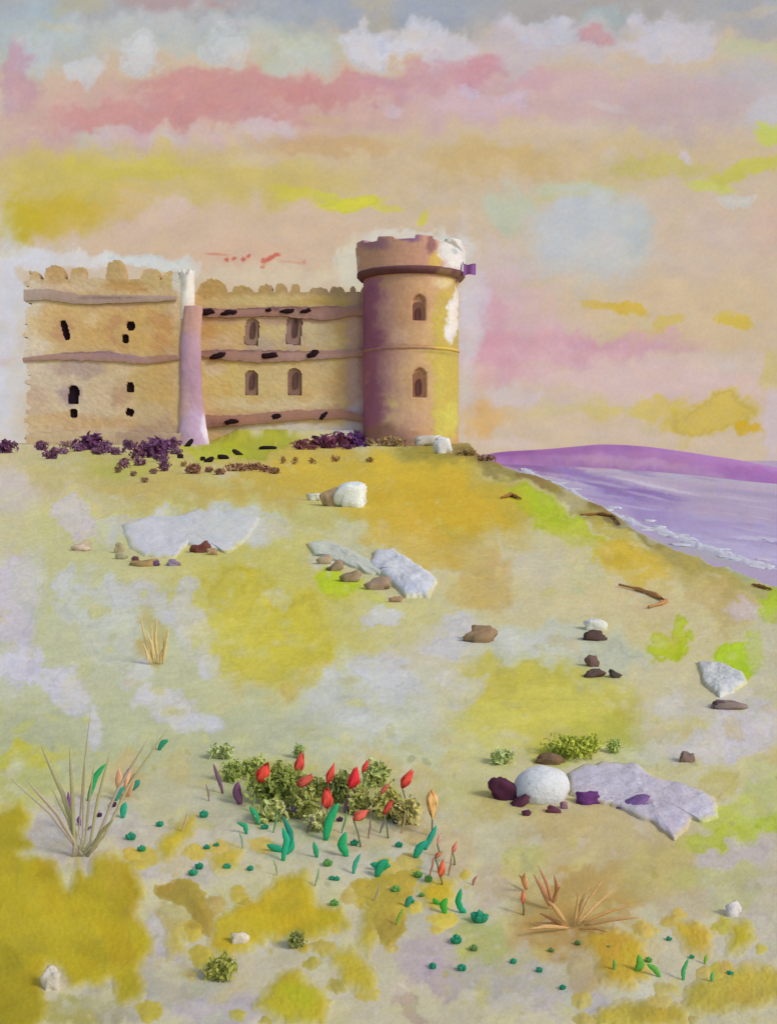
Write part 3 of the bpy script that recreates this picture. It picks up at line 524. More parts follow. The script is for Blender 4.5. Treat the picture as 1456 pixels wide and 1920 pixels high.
def make_surf():
    V, Fc, Cc, off = [], [], [], 0
    r = random.Random(9)
    blobs = [(1180, 975, 30, 6), (1200, 983, 30, 6), (1330, 1026, 30, 5), (1385, 1042, 30, 5), (1025, 893, 26, 4), (1045, 903, 26, 4), (1075, 922, 20, 5), (1100, 934, 26, 6), (1125, 943, 22, 8), (1150, 958, 18, 6), (1165, 966, 12, 5), (1060, 908, 20, 4), (1215, 975, 22, 9), (1232, 985, 22, 8), (1262, 1000, 20, 8), (1283, 1006, 20, 9), (1240, 998, 36, 6), (1310, 1016, 20, 5), (1352, 1030, 26, 6), (1367, 1036, 16, 5), (1430, 1055, 24, 6), (1445, 1058, 18, 7), (1400, 1048, 24, 4), (985, 880, 26, 4), (1005, 886, 18, 3), (1432, 1003, 10, 5), (1180, 972, 20, 4)]
    for (u, v, ru, rv) in blobs:
        for q in range(2):
            uu = u + r.uniform(-1.1, 1.1) * ru; vv = v + 5 + r.uniform(-.9, .7) * rv + (uu - u) * .42
            d = 25 * F / (vv - HV); s = d / F
            a = ru * s * r.uniform(.35, .7); h = rv * s * r.uniform(.2, .4); b = a * r.uniform(1.5, 3)
            x0 = (uu - CU) / F * d
            n, m = 14, 6
            th = np.linspace(0, 2 * np.pi, n, endpoint=False); ph = np.linspace(0, np.pi / 2, m)
            T, Pp = np.meshgrid(th, ph)
            k = 1 + 0.25 * fbm(T * 2 + uu, Pp * 3, q, 2)
            P = np.stack([x0 + a * np.cos(T) * np.cos(Pp) * k, d + b * np.sin(T) * np.cos(Pp) * k, SEA_Z + h * np.sin(Pp) * k], -1).reshape(-1, 3)
            V.append(P); Fc.append(grid_faces(m, n, True) + off); off += len(P)
            Cc.append(np.tile((208 + r.uniform(-6, 4), 208 + r.uniform(-6, 4), 218), (len(P), 1)))
    line = [(975, 878), (1045, 903), (1100, 937), (1150, 962), (1200, 981), (1245, 994), (1290, 1012), (1350, 1033), (1400, 1049), (1500, 1076)]
    us = np.arange(975, 1500, 3.0); vc = np.interp(us, *zip(*line)) + 4 + 2 * fbm(us / 25, us * 0, 3, 3)
    wd = 3 + 5.5 * np.clip(.45 + fbm(us / 16, us * 0 + 8, 5, 4), 0.02, 1)
    rows = []
    for t in np.linspace(-1, 1, 9):
        vv = vc + t * wd + 1.2 * fbm(us / 6, us * 0 + t * 4, 9, 2); d = 25 * F / (vv - HV)
        rows.append(np.stack([(us - CU) / F * d, d, SEA_Z - .1 + (1 - t * t) * wd / F * d * .35 * (1 + .6 * fbm(us / 4, us * 0 + t * 3, 2, 3))], -1))
    P = np.concatenate(rows); V.append(P); Fc.append(grid_faces(9, len(us))[:, ::-1] + off); off += len(P); Cc.append(np.tile((196, 196, 212), (len(P), 1)) + 8 * fbm(P[:, 0] / 3, P[:, 1] / 9, 4, 3)[:, None])
    o = build('surf', np.concatenate(V), np.concatenate(Fc), np.concatenate(Cc), mat('sea_foam', .9, .3, .5, .05), gain=0.74)
    tag(o, 'white surf breaking along the foot of the green slope', 'surf', kind='stuff')
make_surf()

# ------------------------------------------------------------------ castle
def in_shape(U, V, op):
    u, v, w, h, ang, arch = op
    a = math.radians(ang)
    x = ((U - u) * math.cos(a) + (V - v) * math.sin(a)) / (w / 2); y = (-(U - u) * math.sin(a) + (V - v) * math.cos(a)) / (h / 2)
    if arch == 'arch':
        return (np.abs(x) < 1) & (y < 1) & (((y > -0.4)) | ((x ** 2 + ((y + 0.4) / 0.6) ** 2) < 1))
    return (np.abs(x) ** 3 + np.abs(y) ** 3) < 1

def facade(name, parent, u0, u1, topf, v1, d, T, openings, base, spots, seed, material, st=2.0, gain=G_WALL, relief=0.03):
    us = np.arange(u0, u1 + .1, st); v0 = 440
    vs = np.arange(v0, v1 + .1, st)
    U, V = np.meshgrid(us, vs)
    nr, nc = U.shape
    Dp = np.full(U.shape, float(d)) - relief * fbm(U / 9, V / 6, seed, 4)
    for op in openings:
        Dp[in_shape(U, V, op)] += 0.65 if op[2] < 21 else 0.34
    tops = topf(us)
    # pull the first kept row exactly to the profile
    Vq = V.copy()
    for j in range(nc):
        i = int(np.searchsorted(vs, tops[j])); i = min(max(i, 0), nr - 2)
        Vq[i, j] = min(tops[j], vs[i])
    X = (U - CU) / F * d; Z = EYE + (HV - Vq) / F * d
    Pf = np.stack([X, Dp, Z], -1).reshape(-1, 3); Pb = np.stack([X, np.full_like(X, d + T), Z], -1).reshape(-1, 3)
    keep = np.zeros((nr - 1, nc - 1), bool)
    for j in range(nc - 1):
        tt = max(tops[j], tops[j + 1])
        i = int(np.searchsorted(vs, tt)); keep[max(i, 0):, j] = True
        i2 = max(int(np.searchsorted(vs, tops[j])), int(np.searchsorted(vs, tops[j + 1]))); keep[:i2, j] = False
    if name == 'wing':      # crumbled outer end
        for i in range(nr - 1):
            cut = int(5 + 5 * float(fbm(vs[i] / 11, 3.0, 77, 4)) + 3 * (hash2(np.array(float(i // 4)), np.array(2.0), 4) > .5))
            keep[i, :max(cut, 0)] = False
    N = nr * nc; f = []
    ii, jj = np.nonzero(keep)
    for i, j in zip(ii, jj):
        a, b, c, e = i * nc + j, i * nc + j + 1, (i + 1) * nc + j + 1, (i + 1) * nc + j
        f.append((a, e, c, b)); f.append((N + a, N + b, N + c, N + e))
        if i == 0 or not keep[i - 1, j]: f.append((a, b, N + b, N + a))
        if i == nr - 2: f.append((e, N + e, N + c, c))
        if j == 0 or not keep[i, j - 1]: f.append((a, N + a, N + e, e))
        if j == nc - 2 or not keep[i, j + 1]: f.append((b, c, N + c, N + b))
    C = pigment(U, V, base, spots, seed, .16, .05)
    # drop unused vertices
    P = np.concatenate([Pf, Pb]); C = np.concatenate([C, C])
    used = np.unique(np.array(f)); mp = np.full(len(P), -1); mp[used] = np.arange(len(used))
    f = mp[np.array(f)]
    return build(name, P[used], f, C[used], material, parent, smooth=False, gain=gain)

STONE = mat('weathered_stone', .95, .25, 1.6, .05)
DARK = mat('dark_recess', .95, .2, 5, .1)

def opening_panel(parent, op, d, colour, name='window', gain=G_WALL, fill=0.45, yoff=None):
    """arched shutter/void panel standing back in its opening, with real thickness"""
    u, v, w, h, ang, arch = op
    n = 28; a = math.radians(ang); V = []
    for k in range(n):
        t = 2 * math.pi * k / n
        x = math.copysign(abs(math.cos(t)) ** .6, math.cos(t)) * w / 2; y = math.copysign(abs(math.sin(t)) ** (1 if (arch == 'arch' and math.sin(t) < 0) else .5), math.sin(t)) * h / 2
        V.append((u + x * math.cos(a) - y * math.sin(a), v + x * math.sin(a) + y * math.cos(a)))
    P = [W(p[0], p[1], d) for p in V]
    P = [(p[0], p[1] - 0 , p[2]) for p in P] + [(p[0], p[1] + .5, p[2]) for p in P] + [W(u, v, d)]
    P = np.array(P); P[-1, 1] = d + 0.06
    f = [(k, (k + 1) % n, n + (k + 1) % n, n + k) for k in range(n)] + [(2 * n, (k + 1) % n, k) for k in range(n)]
    c = np.tile(np.array(colour, float), (len(P), 1)); c[:, :] *= (1 + .08 * fbm(P[:, 2] * 3, P[:, 0] * 3, 4, 2))[:, None]
    return build(name, P, f, c, DARK, parent, False, gain)

def bar(name, parent, pts, hpx, d, depth, colour, seed, spots=(), gain=G_WALL, material=None):
    """moulding course: pts = polyline of photo pixels on the wall plane, rough lower and upper edge"""
    pts = np.array(pts, float)
    us = np.arange(pts[0, 0], pts[-1, 0] + .1, 3.0)
    vc = np.interp(us, pts[:, 0], pts[:, 1]); hh = np.interp(us, pts[:, 0], hpx if np.ndim(hpx) else [hpx] * len(pts))
    hh = hh * (1 + .22 * fbm(us / 9, us * 0, seed, 3))
    prof = [(-1, 0.12), (-1, -1), (-.4, -1.15), (.4, -1.1), (1, -.85), (1, .12)]
    V, Cu, Cv = [], [], []
    for (a, b) in prof:
        for u, v, h in zip(us, vc, hh):
            vv = v + a * h / 2 + .8 * float(fbm(u / 7, a * 3, seed + 2, 2))
            x, y, z = W(u, vv, d); V.append((x, d + b * depth, z)); Cu.append(u); Cv.append(vv)
    n = len(us); f = grid_faces(len(prof), n).tolist()
    f.append([k * n for k in range(len(prof))]); f.append([k * n + n - 1 for k in range(len(prof))][::-1])
    C = pigment(np.array(Cu), np.array(Cv), colour, list(spots), seed, .2, .07)
    return build(name, V, f, C, material or STONE, parent, False, gain)

def lump(name, parent, u, v, w, h, ang, d, T, colour, seed, material=None, gain=G_WALL, n=18, m=9, rough=.22, loc=None, boxy=1.0, jit=6):
    """closed rough stone: w x h photo pixels at distance d, real depth T metres, turned by ang in its own upright plane"""
    s = d / F; a = math.radians(ang)
    th = np.linspace(0, 2 * np.pi, n, endpoint=False); ph = np.linspace(-np.pi / 2, np.pi / 2, m)
    Tt, Pp = np.meshgrid(th, ph)
    def sg(x): return np.sign(x) * np.abs(x) ** boxy
    k = 1 + rough * fbm(np.cos(Tt) * np.cos(Pp) * 1.7 + seed * 3.1, np.sin(Pp) * 1.7 + np.sin(Tt) * np.cos(Pp) * 1.3, seed, 3)
    x = sg(np.cos(Tt)) * sg(np.cos(Pp)) * w / 2 * s * k; y = sg(np.sin(Tt)) * sg(np.cos(Pp)) * T / 2 * k; z = sg(np.sin(Pp)) * h / 2 * s * k
    x, z = x * math.cos(a) + z * math.sin(a), -x * math.sin(a) + z * math.cos(a)
    c = W(u, v, d)
    P = np.stack([c[0] + x, c[1] + y, c[2] + z], -1).reshape(-1, 3)
    C = np.tile(np.array(colour, float), (len(P), 1)) + (jit * fbm(P[:, 0] * 6 / max(w * s, .01) * .3, P[:, 2] * 6 / max(w * s, .01) * .3, seed, 3))[:, None] * 2
    return build(name, P, grid_faces(m, n, True), np.clip(C, 4, 240), material or STONE, parent, True, gain)

castle = empty('castle', (-6, 88, float(ground_z(-6, 88))), 'ochre stone castle with crenellated walls and a round tower on the hilltop', 'castle')

def profile(base, humps, seed):
    def fn(us):
        v = np.full(len(us), float(base)) + 4.5 * fbm(us / 7.0, us * 0, seed, 4)
        for (a, b, t) in humps:
            c = (a + b) / 2; w = (b - a) / 2
            x = np.clip(1 - np.abs((us - c - 2 * fbm(us / 9, us * 0, seed + 5, 2)) / w) ** 4.5, 0, 1) ** .6
            v = np.minimum(v, base + (t + 3 - base) * x * (1 + .28 * fbm(us / 6, us * 0 + 3, seed + 1, 4))) if t < base else v
        return v
    return fn

wr = random.Random(21)
def dabs(u0, u1, v0, v1, n):
    return [(wr.uniform(u0, u1), wr.uniform(v0, v1), wr.uniform(8, 26), wr.uniform(6, 16), wr.uniform(-20, 20), wr.choice([(214,176,92),(206,160,72),(216,196,140),(200,160,100),(196,170,130),(210,186,96),(188,150,120)]), wr.choice([.2, .35, .6]), wr.uniform(.25, .6)) for _ in range(n)]
# left wing -----------------------------------------------------------
DW = 86.0
W_OP = [(122, 619, 13, 38, -14, 'o'), (245, 611, 15, 17, 0, 'o'), (235, 635, 12, 15, 0, 'o'), (138, 740, 20, 34, 2, 'arch'), (138, 775, 15, 15, 0, 'o'), (244, 726, 13, 19, 0, 'arch'), (243, 773, 15, 14, 15, 'o')]
W_SP = [(52, 640, 52, 230, 0, (212,200,176), .6, .9), (120, 735, 120, 50, 0, (206,186,152), .6, .8), (190, 620, 120, 40, 0, (206,166,84), .5, .9), (280, 620, 60, 46, 0, (206,164,72), .5, .8), (110, 610, 40, 40, 0, (206,168,96), .5, .7), (115, 622, 18, 22, 10, (188,140,84), .5, .8), (225, 622, 20, 22, 20, (188,132,72), .45, .85), (310, 620, 26, 60, 0, (192,136,70), .5, .75), (175, 600, 14, 14, 0, (212,186,130), .4, .7),
 (120, 740, 90, 60, 0, (204,184,150), .5, .8), (220, 730, 70, 50, 0, (206,184,136), .5, .7), (290, 730, 40, 60, 0, (194,158,70), .5, .8), (50, 750, 36, 30, 0, (190,160,122), .4, .7), (150, 690, 50, 14, 0, (164,140,132), .4, .7), (128, 738, 22, 20, 0, (152,126,128), .5, .7), (225, 738, 22, 24, 0, (180,136,88), .5, .7), (140, 790, 120, 14, 0, (196,156,90), .5, .8), (60, 800, 60, 14, 0, (204,178,120), .5, .7), (180, 812, 110, 12, 0, (206,178,130), .5, .8), (290, 808, 50, 22, 0, (166,134,100), .5, .7), (280, 770, 40, 20, 0, (196,174,132), .4, .6),
 (60, 515, 20, 16, 0, (192,158,96), .35, .9), (102, 512, 26, 26, 0, (190,150,76), .35, .9), (145, 515, 20, 22, 0, (192,158,84), .35, .9), (180, 525, 50, 12, 0, (204,184,140), .4, .7), (214, 508, 24, 34, 0, (190,158,82), .35, .9), (240, 538, 44, 13, 0, (188,142,60), .4, .9), (300, 520, 46, 20, 0, (196,168,94), .35, .9), (130, 540, 60, 8, 0, (212,184,140), .4, .8), (230, 570, 70, 10, 0, (180,140,96), .5, .5), (338, 520, 14, 34, 0, (204,204,196), .3, .95), (335, 580, 16, 40, 0, (208,190,150), .5, .6)]
wing = facade('wing', castle, 40, 356, profile(524, [(43, 74, 506), (82, 122, 493), (131, 160, 499), (168, 190, 517), (197, 234, 486), (262, 300, 502), (302, 338, 505), (340, 356, 514)], 4), 842, DW, 1.2, W_OP, (206, 174, 110), dabs(40, 345, 500, 830, 50) + W_SP[:8] + dabs(80, 345, 560, 830, 34) + W_SP[8:], 12, STONE)
WC = [(34,16,14), (26,14,12), (30,18,14), (30,18,20), (30,16,14), (36,22,16), (28,14,12)]
for op, c in zip(W_OP, WC):
    big = op[3] > 20
    o = opening_panel(wing, op, DW + .22, c, 'window' if big else 'loophole')
    o.location = (0, 0, 0)
bar('string_course', wing, [(46, 554), (90, 552), (150, 562), (250, 561), (332, 560)], [22, 22, 18, 14, 8], DW - .06, .16, (172,146,122), 5, [(60, 552, 24, 14, 0, (176,156,136), .4, .8), (200, 560, 60, 3, 0, (120,92,76), .4, .7)])
bar('string_course', wing, [(44, 674), (120, 668), (200, 668), (270, 676), (338, 670)], [6, 14, 18, 14, 10], DW - .06, .15, (168,130,110), 6, [(230, 666, 50, 7, 0, (156,122,128), .4, .8), (150, 660, 100, 2, 0, (110,76,70), .5, .6), (310, 672, 30, 9, 0, (160,114,76), .4, .7)])
bar('plinth', wing, [(52, 826), (120, 822), (340, 824)], [22, 26, 24], DW - .1, .25, (196,170,120), 7, [(280, 820, 60, 14, 0, (150,122,92), .5, .7)])

def block(name, parent, u0, u1, d0, d1, vt, seed, colour):
    s = d0 / F; x0 = (u0 - CU) * s; x1 = (u1 - CU) * s; zt = EYE + (HV - vt) * s; zb = -1.0 + EYE
    V = []; n = 26
    xs = np.linspace(x0, x1, n); ys = np.linspace(d0, d1, n); zs = np.linspace(zb, zt, n)
    off = 0; f = []
    def sheet(A, B, fn, flip):
        nonlocal off
        P = np.array([fn(a, b) for a in A for b in B]); V.append(P)
        g = grid_faces(len(A), len(B)) + off; f.extend((g[:, ::-1] if flip else g).tolist()); off += len(P)
    sheet(xs, ys, lambda a, b: (a, b, zt), False); sheet(xs, zs, lambda a, b: (a, d1, b), False)
    sheet(ys, zs, lambda a, b: (x0, a, b), True); sheet(ys, zs, lambda a, b: (x1, a, b), False)
    P = np.concatenate(V)
    C = np.tile(np.array(colour, float), (len(P), 1)) * (1 + .12 * fbm(P[:, 0] * .5 + P[:, 1] * .5, P[:, 2] * .5, seed, 4))[:, None]
    return build(name, P, f, C, STONE, parent, False, .66)
block('side_wall', wing, 62, 355, DW + 1.203, DW + 15, 538, 3, (190, 156, 96))

# middle wall ---------------------------------------------------------
DM = 90.0
M_OP = [(472, 622, 26, 50, 6, 'arch'), (551, 618, 28, 56, 6, 'arch'), (471, 718, 26, 48, 0, 'arch'), (552, 716, 28, 50, 0, 'arch')]
M_SP = [(400, 535, 30, 26, 0, (188,150,62), .4, .9), (460, 545, 60, 12, 0, (182,150,66), .5, .9), (520, 542, 50, 16, 0, (180,146,74), .4, .8), (620, 545, 60, 12, 0, (172,142,86), .4, .9), (520, 566, 160, 9, 0, (204,180,100), .5, .9), (620, 564, 60, 9, 0, (196,160,62), .5, .8),
 (420, 620, 50, 34, 0, (204,168,84), .5, .9), (390, 620, 16, 36, 0, (200,150,70), .5, .8), (410, 640, 30, 16, 0, (206,178,140), .5, .7), (512, 620, 30, 36, 0, (204,182,112), .5, .8), (610, 620, 40, 34, 0, (208,188,132), .5, .9), (645, 615, 20, 34, 0, (196,152,72), .5, .8), (670, 640, 20, 100, 0, (186,148,126), .5, .9), (455, 600, 40, 20, 0, (196,158,80), .5, .6),
 (490, 645, 30, 16, 0, (178,156,142), .5, .7), (550, 640, 24, 20, 0, (180,156,148), .5, .7), (520, 600, 150, 7, 0, (184,142,118), .6, .8),
 (430, 720, 50, 44, 0, (206,184,96), .5, .9), (400, 690, 20, 14, 0, (208,194,170), .5, .8), (520, 720, 40, 44, 0, (208,184,110), .5, .9), (600, 720, 40, 44, 0, (208,178,112), .5, .9), (640, 730, 20, 50, 0, (198,152,76), .5, .8), (672, 740, 20, 70, 0, (186,150,140), .5, .85), (668, 780, 24, 24, 0, (190,174,190), .5, .85), (500, 758, 120, 12, 0, (212,194,146), .5, .8), (560, 804, 120, 10, 0, (200,196,186), .4, .8), (420, 806, 40, 8, 0, (176,150,110), .5, .7), (680, 640, 10, 140, 0, (160,116,96), .5, .6)]
mid = facade('curtain_wall', castle, 352, 700, profile(548, [(370, 424, 521), (433, 474, 533), (483, 512, 530), (514, 538, 528), (543, 562, 529), (578, 616, 536), (618, 646, 534), (655, 668, 533), (674, 690, 536)], 14), 838, DM, 1.2, M_OP, (204, 172, 104), dabs(360, 690, 540, 800, 50) + M_SP + dabs(390, 680, 600, 770, 22), 22, STONE)
for op, c in zip(M_OP, [(150,120,104), (146,116,106), (138,108,90), (134,102,86)]):
    w_ = opening_panel(mid, op, DM + .14, c, 'window'); w_.location = (0, 0, 0)
    sl_ = (op[0] + 3, op[1] - 3, op[2] * .34, op[3] * .62, 4, 'arch')
    w2 = opening_panel(mid, sl_, DM + .06, (92,66,56), 'window_slit')
bar('string_course', mid, [(366, 586), (430, 588), (520, 584), (600, 588), (688, 582)], [16, 16, 18, 26, 16], DM - .06, .22, (168,122,98), 8, [(500, 577, 160, 3, 0, (104,66,50), .5, .8), (560, 596, 60, 6, 0, (178,138,120), .5, .7)])
bar('string_course', mid, [(374, 664), (400, 664), (470, 668), (540, 668), (688, 662)], [8, 16, 22, 20, 12], DM - .06, .2, (170,128,104), 9, [(470, 658, 110, 3, 0, (108,70,56), .5, .8), (590, 670, 60, 8, 0, (184,144,130), .5, .7)])
bar('plinth', mid, [(385, 790), (450, 788), (560, 778), (640, 776), (688, 786)], [22, 20, 18, 16, 12], DM - .08, .25, (166,118,88), 10, [(420, 794, 30, 10, 0, (146,98,84), .5, .7)])
STONES = [(388,585,31,12,6),(431,586,34,12,4),(503,582,12,7,0),(540,583,26,9,4),(574,583,24,8,6),(409,667,30,11,12),(502,667,34,11,8),(586,664,22,12,18),(434,790,29,11,4),(518,781,24,12,14),(606,779,20,9,40)]
for k, (u, v, w, h, a) in enumerate(STONES):
    lump('corbel', mid, u, v, w, h, -a, DM - .25, .5, (34, 18, 16), 100 + k, DARK, .6, n=14, m=7, boxy=.9, jit=2, rough=.6)
block('side_wall', mid, 360, 690, DM + 1.203, DM + 13, 556, 5, (190, 156, 96))

# mauve buttress between wing and middle wall
def buttress():
    vs = np.linspace(574, 846, 60); n = 22
    th = np.linspace(-math.pi * .55, math.pi * .55, n)
    V, Cu, Cv = [], [], []
    for v in vs:
        t = (v - 574) / 270
        cu = np.interp(v, [574, 640, 740, 840], [362, 356, 358, 362]); w = np.interp(v, [574, 600, 740, 800, 846], [18, 19, 21, 26, 32])
        for a in th:
            k = 1 + .06 * float(fbm(v / 9, a * 3, 3, 3))
            u = cu + math.sin(a) * w * k
            x, y, z = W(u, v, DW); V.append((x, DW + .1 - math.cos(a) * min(w, 22) * .5 * DW / F * 1.2 * k, z)); Cu.append(u); Cv.append(v)
    C = pigment(np.array(Cu), np.array(Cv), (172, 134, 136), [(355, 600, 34, 30, 0, (176,132,102), .5, .85), (356, 680, 30, 50, 0, (160,124,140), .5, .85), (372, 740, 14, 70, 0, (150,116,132), .5, .7), (342, 760, 14, 50, 0, (188,150,136), .5, .7), (360, 810, 40, 40, 0, (172,146,182), .5, .85), (392, 806, 14, 30, 0, (200,192,214), .35, .9), (335, 826, 30, 14, 0, (156,130,146), .5, .7)], 8, .2, .06)
    return build('buttress', V, grid_faces(len(vs), n), C, STONE, castle, True, .6)
buttress()
# small pale corner turret
def turret(name, parent, cu, d, rpx, v0, v1, colour, spots, hum, gain):
    n = 40; s = d / F; V, Cu, Cv = [], [], []
    vs = list(np.linspace(v1, v0, 26))
    th = np.linspace(0, 2 * math.pi, n, endpoint=False)
    for rr, vlist in ((1.0, vs), (.72, vs[::-1])):
        for v in vlist:
            for a in th:
                k = rr * (1 + .03 * float(fbm(v / 8, a * 4, 6, 2)))
                vv = v
                if v < v0 + 1: vv = v - hum * (math.sin(a * 6 + .6) > 0)
                u = cu + math.cos(a) * rpx * k
                V.append(((u - CU) * s, d + math.sin(a) * rpx * s * k, EYE + (HV - vv) * s)); Cu.append(u); Cv.append(vv)
    C = pigment(np.array(Cu), np.array(Cv), colour, spots, 17, .2, .05)
    return build(name, V, grid_faces(len(vs) * 2, n, True), C, STONE, parent, True, gain)
turret('turret', castle, 350, DW + .5, 15, 512, 600, (208, 204, 186), [(348, 530, 5, 16, 0, (150,150,140), .5, .6), (354, 512, 3, 8, 20, (120,122,120), .5, .7), (350, 590, 20, 14, 0, (206,180,146), .5, .8)], 5, .66)

# round tower ---------------------------------------------------------
DT, TU, TR = 90.0, 770.0, 89.0
T_OP = [(783, 589, 24, 46, 0, 'arch'), (784, 724, 26, 52, 0, 'arch')]
T_SP = [(700, 680, 42, 190, 0, (162,96,110), .5, .9), (690, 600, 22, 90, 0, (140,72,94), .5, .85), (700, 760, 24, 70, 0, (140,74,100), .5, .8), (745, 680, 26, 160, 0, (186,138,112), .6, .8), (740, 740, 26, 90, 0, (184,136,116), .6, .6), (790, 620, 44, 80, 0, (192,152,88), .5, .85), (750, 570, 20, 40, 0, (180,132,82), .5, .7), (790, 700, 46, 46, 0, (196,160,92), .5, .8), (790, 765, 40, 40, 0, (196,160,96), .5, .8), (760, 790, 40, 16, 0, (192,150,112), .5, .7),  # purple spots paint the tower's shaded left side into the stone colour
 (836, 690, 26, 160, 0, (176,160,34), .45, .95), (850, 600, 14, 70, 0, (176,152,54), .4, .9), (838, 790, 22, 30, 0, (190,186,50), .4, .8), (822, 740, 12, 60, 0, (184,168,52), .5, .7), (844, 605, 11, 44, 8, (208,206,196), .18, .97), (838, 630, 10, 16, 0, (208,206,198), .2, .95), (856, 560, 8, 24, 20, (208,206,196), .3, .85), (780, 658, 50, 3, 2, (150,110,50), .5, .6), (815, 668, 40, 2.5, 2, (150,130,40), .5, .6), (720, 820, 60, 20, 0, (138,98,62), .5, .8), (825, 540, 20, 8, 0, (206,194,130), .5, .8), (783, 724, 18, 32, 0, (172,128,76), .5, .7), (783, 589, 18, 30, 0, (170,120,72), .5, .7)]  # yellow spots paint its sunlit right side; white ones are plaster
def round_wall(name, parent, rpx, v0, v1, base, spots, openings, seed, inner=None, humps=None, gain=G_TOWER, thick=None, bulge=0):
    s = DT / F; n = 280
    th = np.linspace(0, 2 * np.pi, n, endpoint=False); vs = np.arange(v1, v0 - .1, -2.2); vs = np.append(vs, v0) if vs[-1] > v0 + .3 else vs
    A, V = np.meshgrid(th, vs)
    U = TU + np.cos(A) * rpx
    front = np.sin(A) < 0
    R = rpx * s * (1 + .006 * fbm(A * 14, V / 6, seed, 4) + bulge * ((v1 - V) / (v1 - v0)))
    for op in openings: R[in_shape(U, V, op) & front] -= .36
    Vv = V.copy()
    if humps is not None: Vv[-1] += humps(th); Vv[-2] += humps(th) * .9; Vv[-3] += humps(th) * .5
    P = [np.stack([(TU - CU) * s + np.cos(A) * R, DT + np.sin(A) * R, EYE + (HV - Vv) * s], -1).reshape(-1, 3)]
    Us, Vs_ = [U], [V]
    if thick:                                   # wall top and inner face
        for rr, row in ((R[-1] - thick, Vv[-1]), (R[-1] - thick, Vv[-1] * 0 + v1 - 4)):
            P.append(np.stack([(TU - CU) * s + np.cos(th) * rr, DT + np.sin(th) * rr, EYE + (HV - row) * s], -1)); Us.append(U[:1]); Vs_.append(V[-1:])
        P.append(np.stack([(TU - CU) * s + np.cos(th) * .02, DT + np.sin(th) * .02, EYE + (HV - (th * 0 + v1 - 4)) * s], -1)); Us.append(U[:1]); Vs_.append(V[-1:])
    P = np.concatenate(P)
    C = pigment(np.concatenate([a.ravel() for a in Us]), np.concatenate([a.ravel() for a in Vs_]), base, spots, seed, .14, .05)
    nr = len(P) // n
    return build(name, P, grid_faces(nr, n, True), C, STONE, parent, True, gain)
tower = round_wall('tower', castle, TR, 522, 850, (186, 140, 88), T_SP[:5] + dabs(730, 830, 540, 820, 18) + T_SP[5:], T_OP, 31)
for op, c in zip(T_OP, [(112,78,58), (128,90,62)]):
    s = DT / F; xo = (op[0] - TU) / TR; dd = DT - math.sqrt(1 - xo * xo) * TR * s
    opening_panel(tower, (TU + (op[0] - TU), op[1], op[2], op[3], 0, 'arch'), dd + .12, c, 'window', .6)
    opening_panel(tower, (op[0] + 1, op[1] + 2, op[2] * .4, op[3] * .6, 0, 'arch'), dd + .04, (84,52,44), 'window_slit', .6)
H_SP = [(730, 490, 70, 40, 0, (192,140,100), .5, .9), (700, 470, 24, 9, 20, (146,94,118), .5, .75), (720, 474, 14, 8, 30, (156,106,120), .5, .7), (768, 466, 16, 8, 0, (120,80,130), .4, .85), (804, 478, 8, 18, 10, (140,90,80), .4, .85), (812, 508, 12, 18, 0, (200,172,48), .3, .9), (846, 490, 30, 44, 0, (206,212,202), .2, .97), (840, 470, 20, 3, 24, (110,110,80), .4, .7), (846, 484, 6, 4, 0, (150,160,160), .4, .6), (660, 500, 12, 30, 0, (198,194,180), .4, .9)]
def hum(th):
    return np.where(np.sin(th * 9 + 1.2) > .1, -3.5, 3.0) + 1.5 * fbm(th * 8, th * 0, 4, 2)
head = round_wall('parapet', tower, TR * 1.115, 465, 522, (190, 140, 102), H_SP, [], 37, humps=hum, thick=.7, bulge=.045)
def ring(name, parent, r0, v0, v1, base, spots, seed, proud):
    s = DT / F; n = 160; th = np.linspace(0, 2 * np.pi, n, endpoint=False)
    prof = [(r0 - 4, v1), (r0 + proud * .5, v1 - 1), (r0 + proud, (v0 + v1) / 2), (r0 + proud, v0 + 1), (r0 - 4, v0)]
    P, Uu, Vv = [], [], []
    for r, v in prof:
        k = 1 + .006 * fbm(th * 20, th * 0 + v, seed, 3)
        P.append(np.stack([(TU - CU) * s + np.cos(th) * r * s * k, DT + np.sin(th) * r * s * k, EYE + (HV - v - .5 * fbm(th * 12, th * 0, seed, 2)) * s], -1)); Uu.append(TU + np.cos(th) * r); Vv.append(th * 0 + v)
    C = pigment(np.concatenate(Uu), np.concatenate(Vv), base, spots, seed, .15, .08)
    return build(name, np.concatenate(P), grid_faces(len(prof), n, True), C, STONE, parent, True, .6)
ring('string_course', tower, TR, 514, 528, (98, 60, 46), [(840, 528, 30, 8, 0, (150,130,50), .4, .8), (730, 524, 40, 4, 0, (80,46,40), .5, .6)], 41, 12)
ring('string_course', tower, TR, 657, 664, (166, 122, 76), [(700, 660, 40, 10, 0, (140,92,90), .5, .8), (836, 660, 30, 10, 0, (192,168,30), .5, .9)], 43, 2)  # mauve and yellow spots repeat the tower's painted shade and sunlight

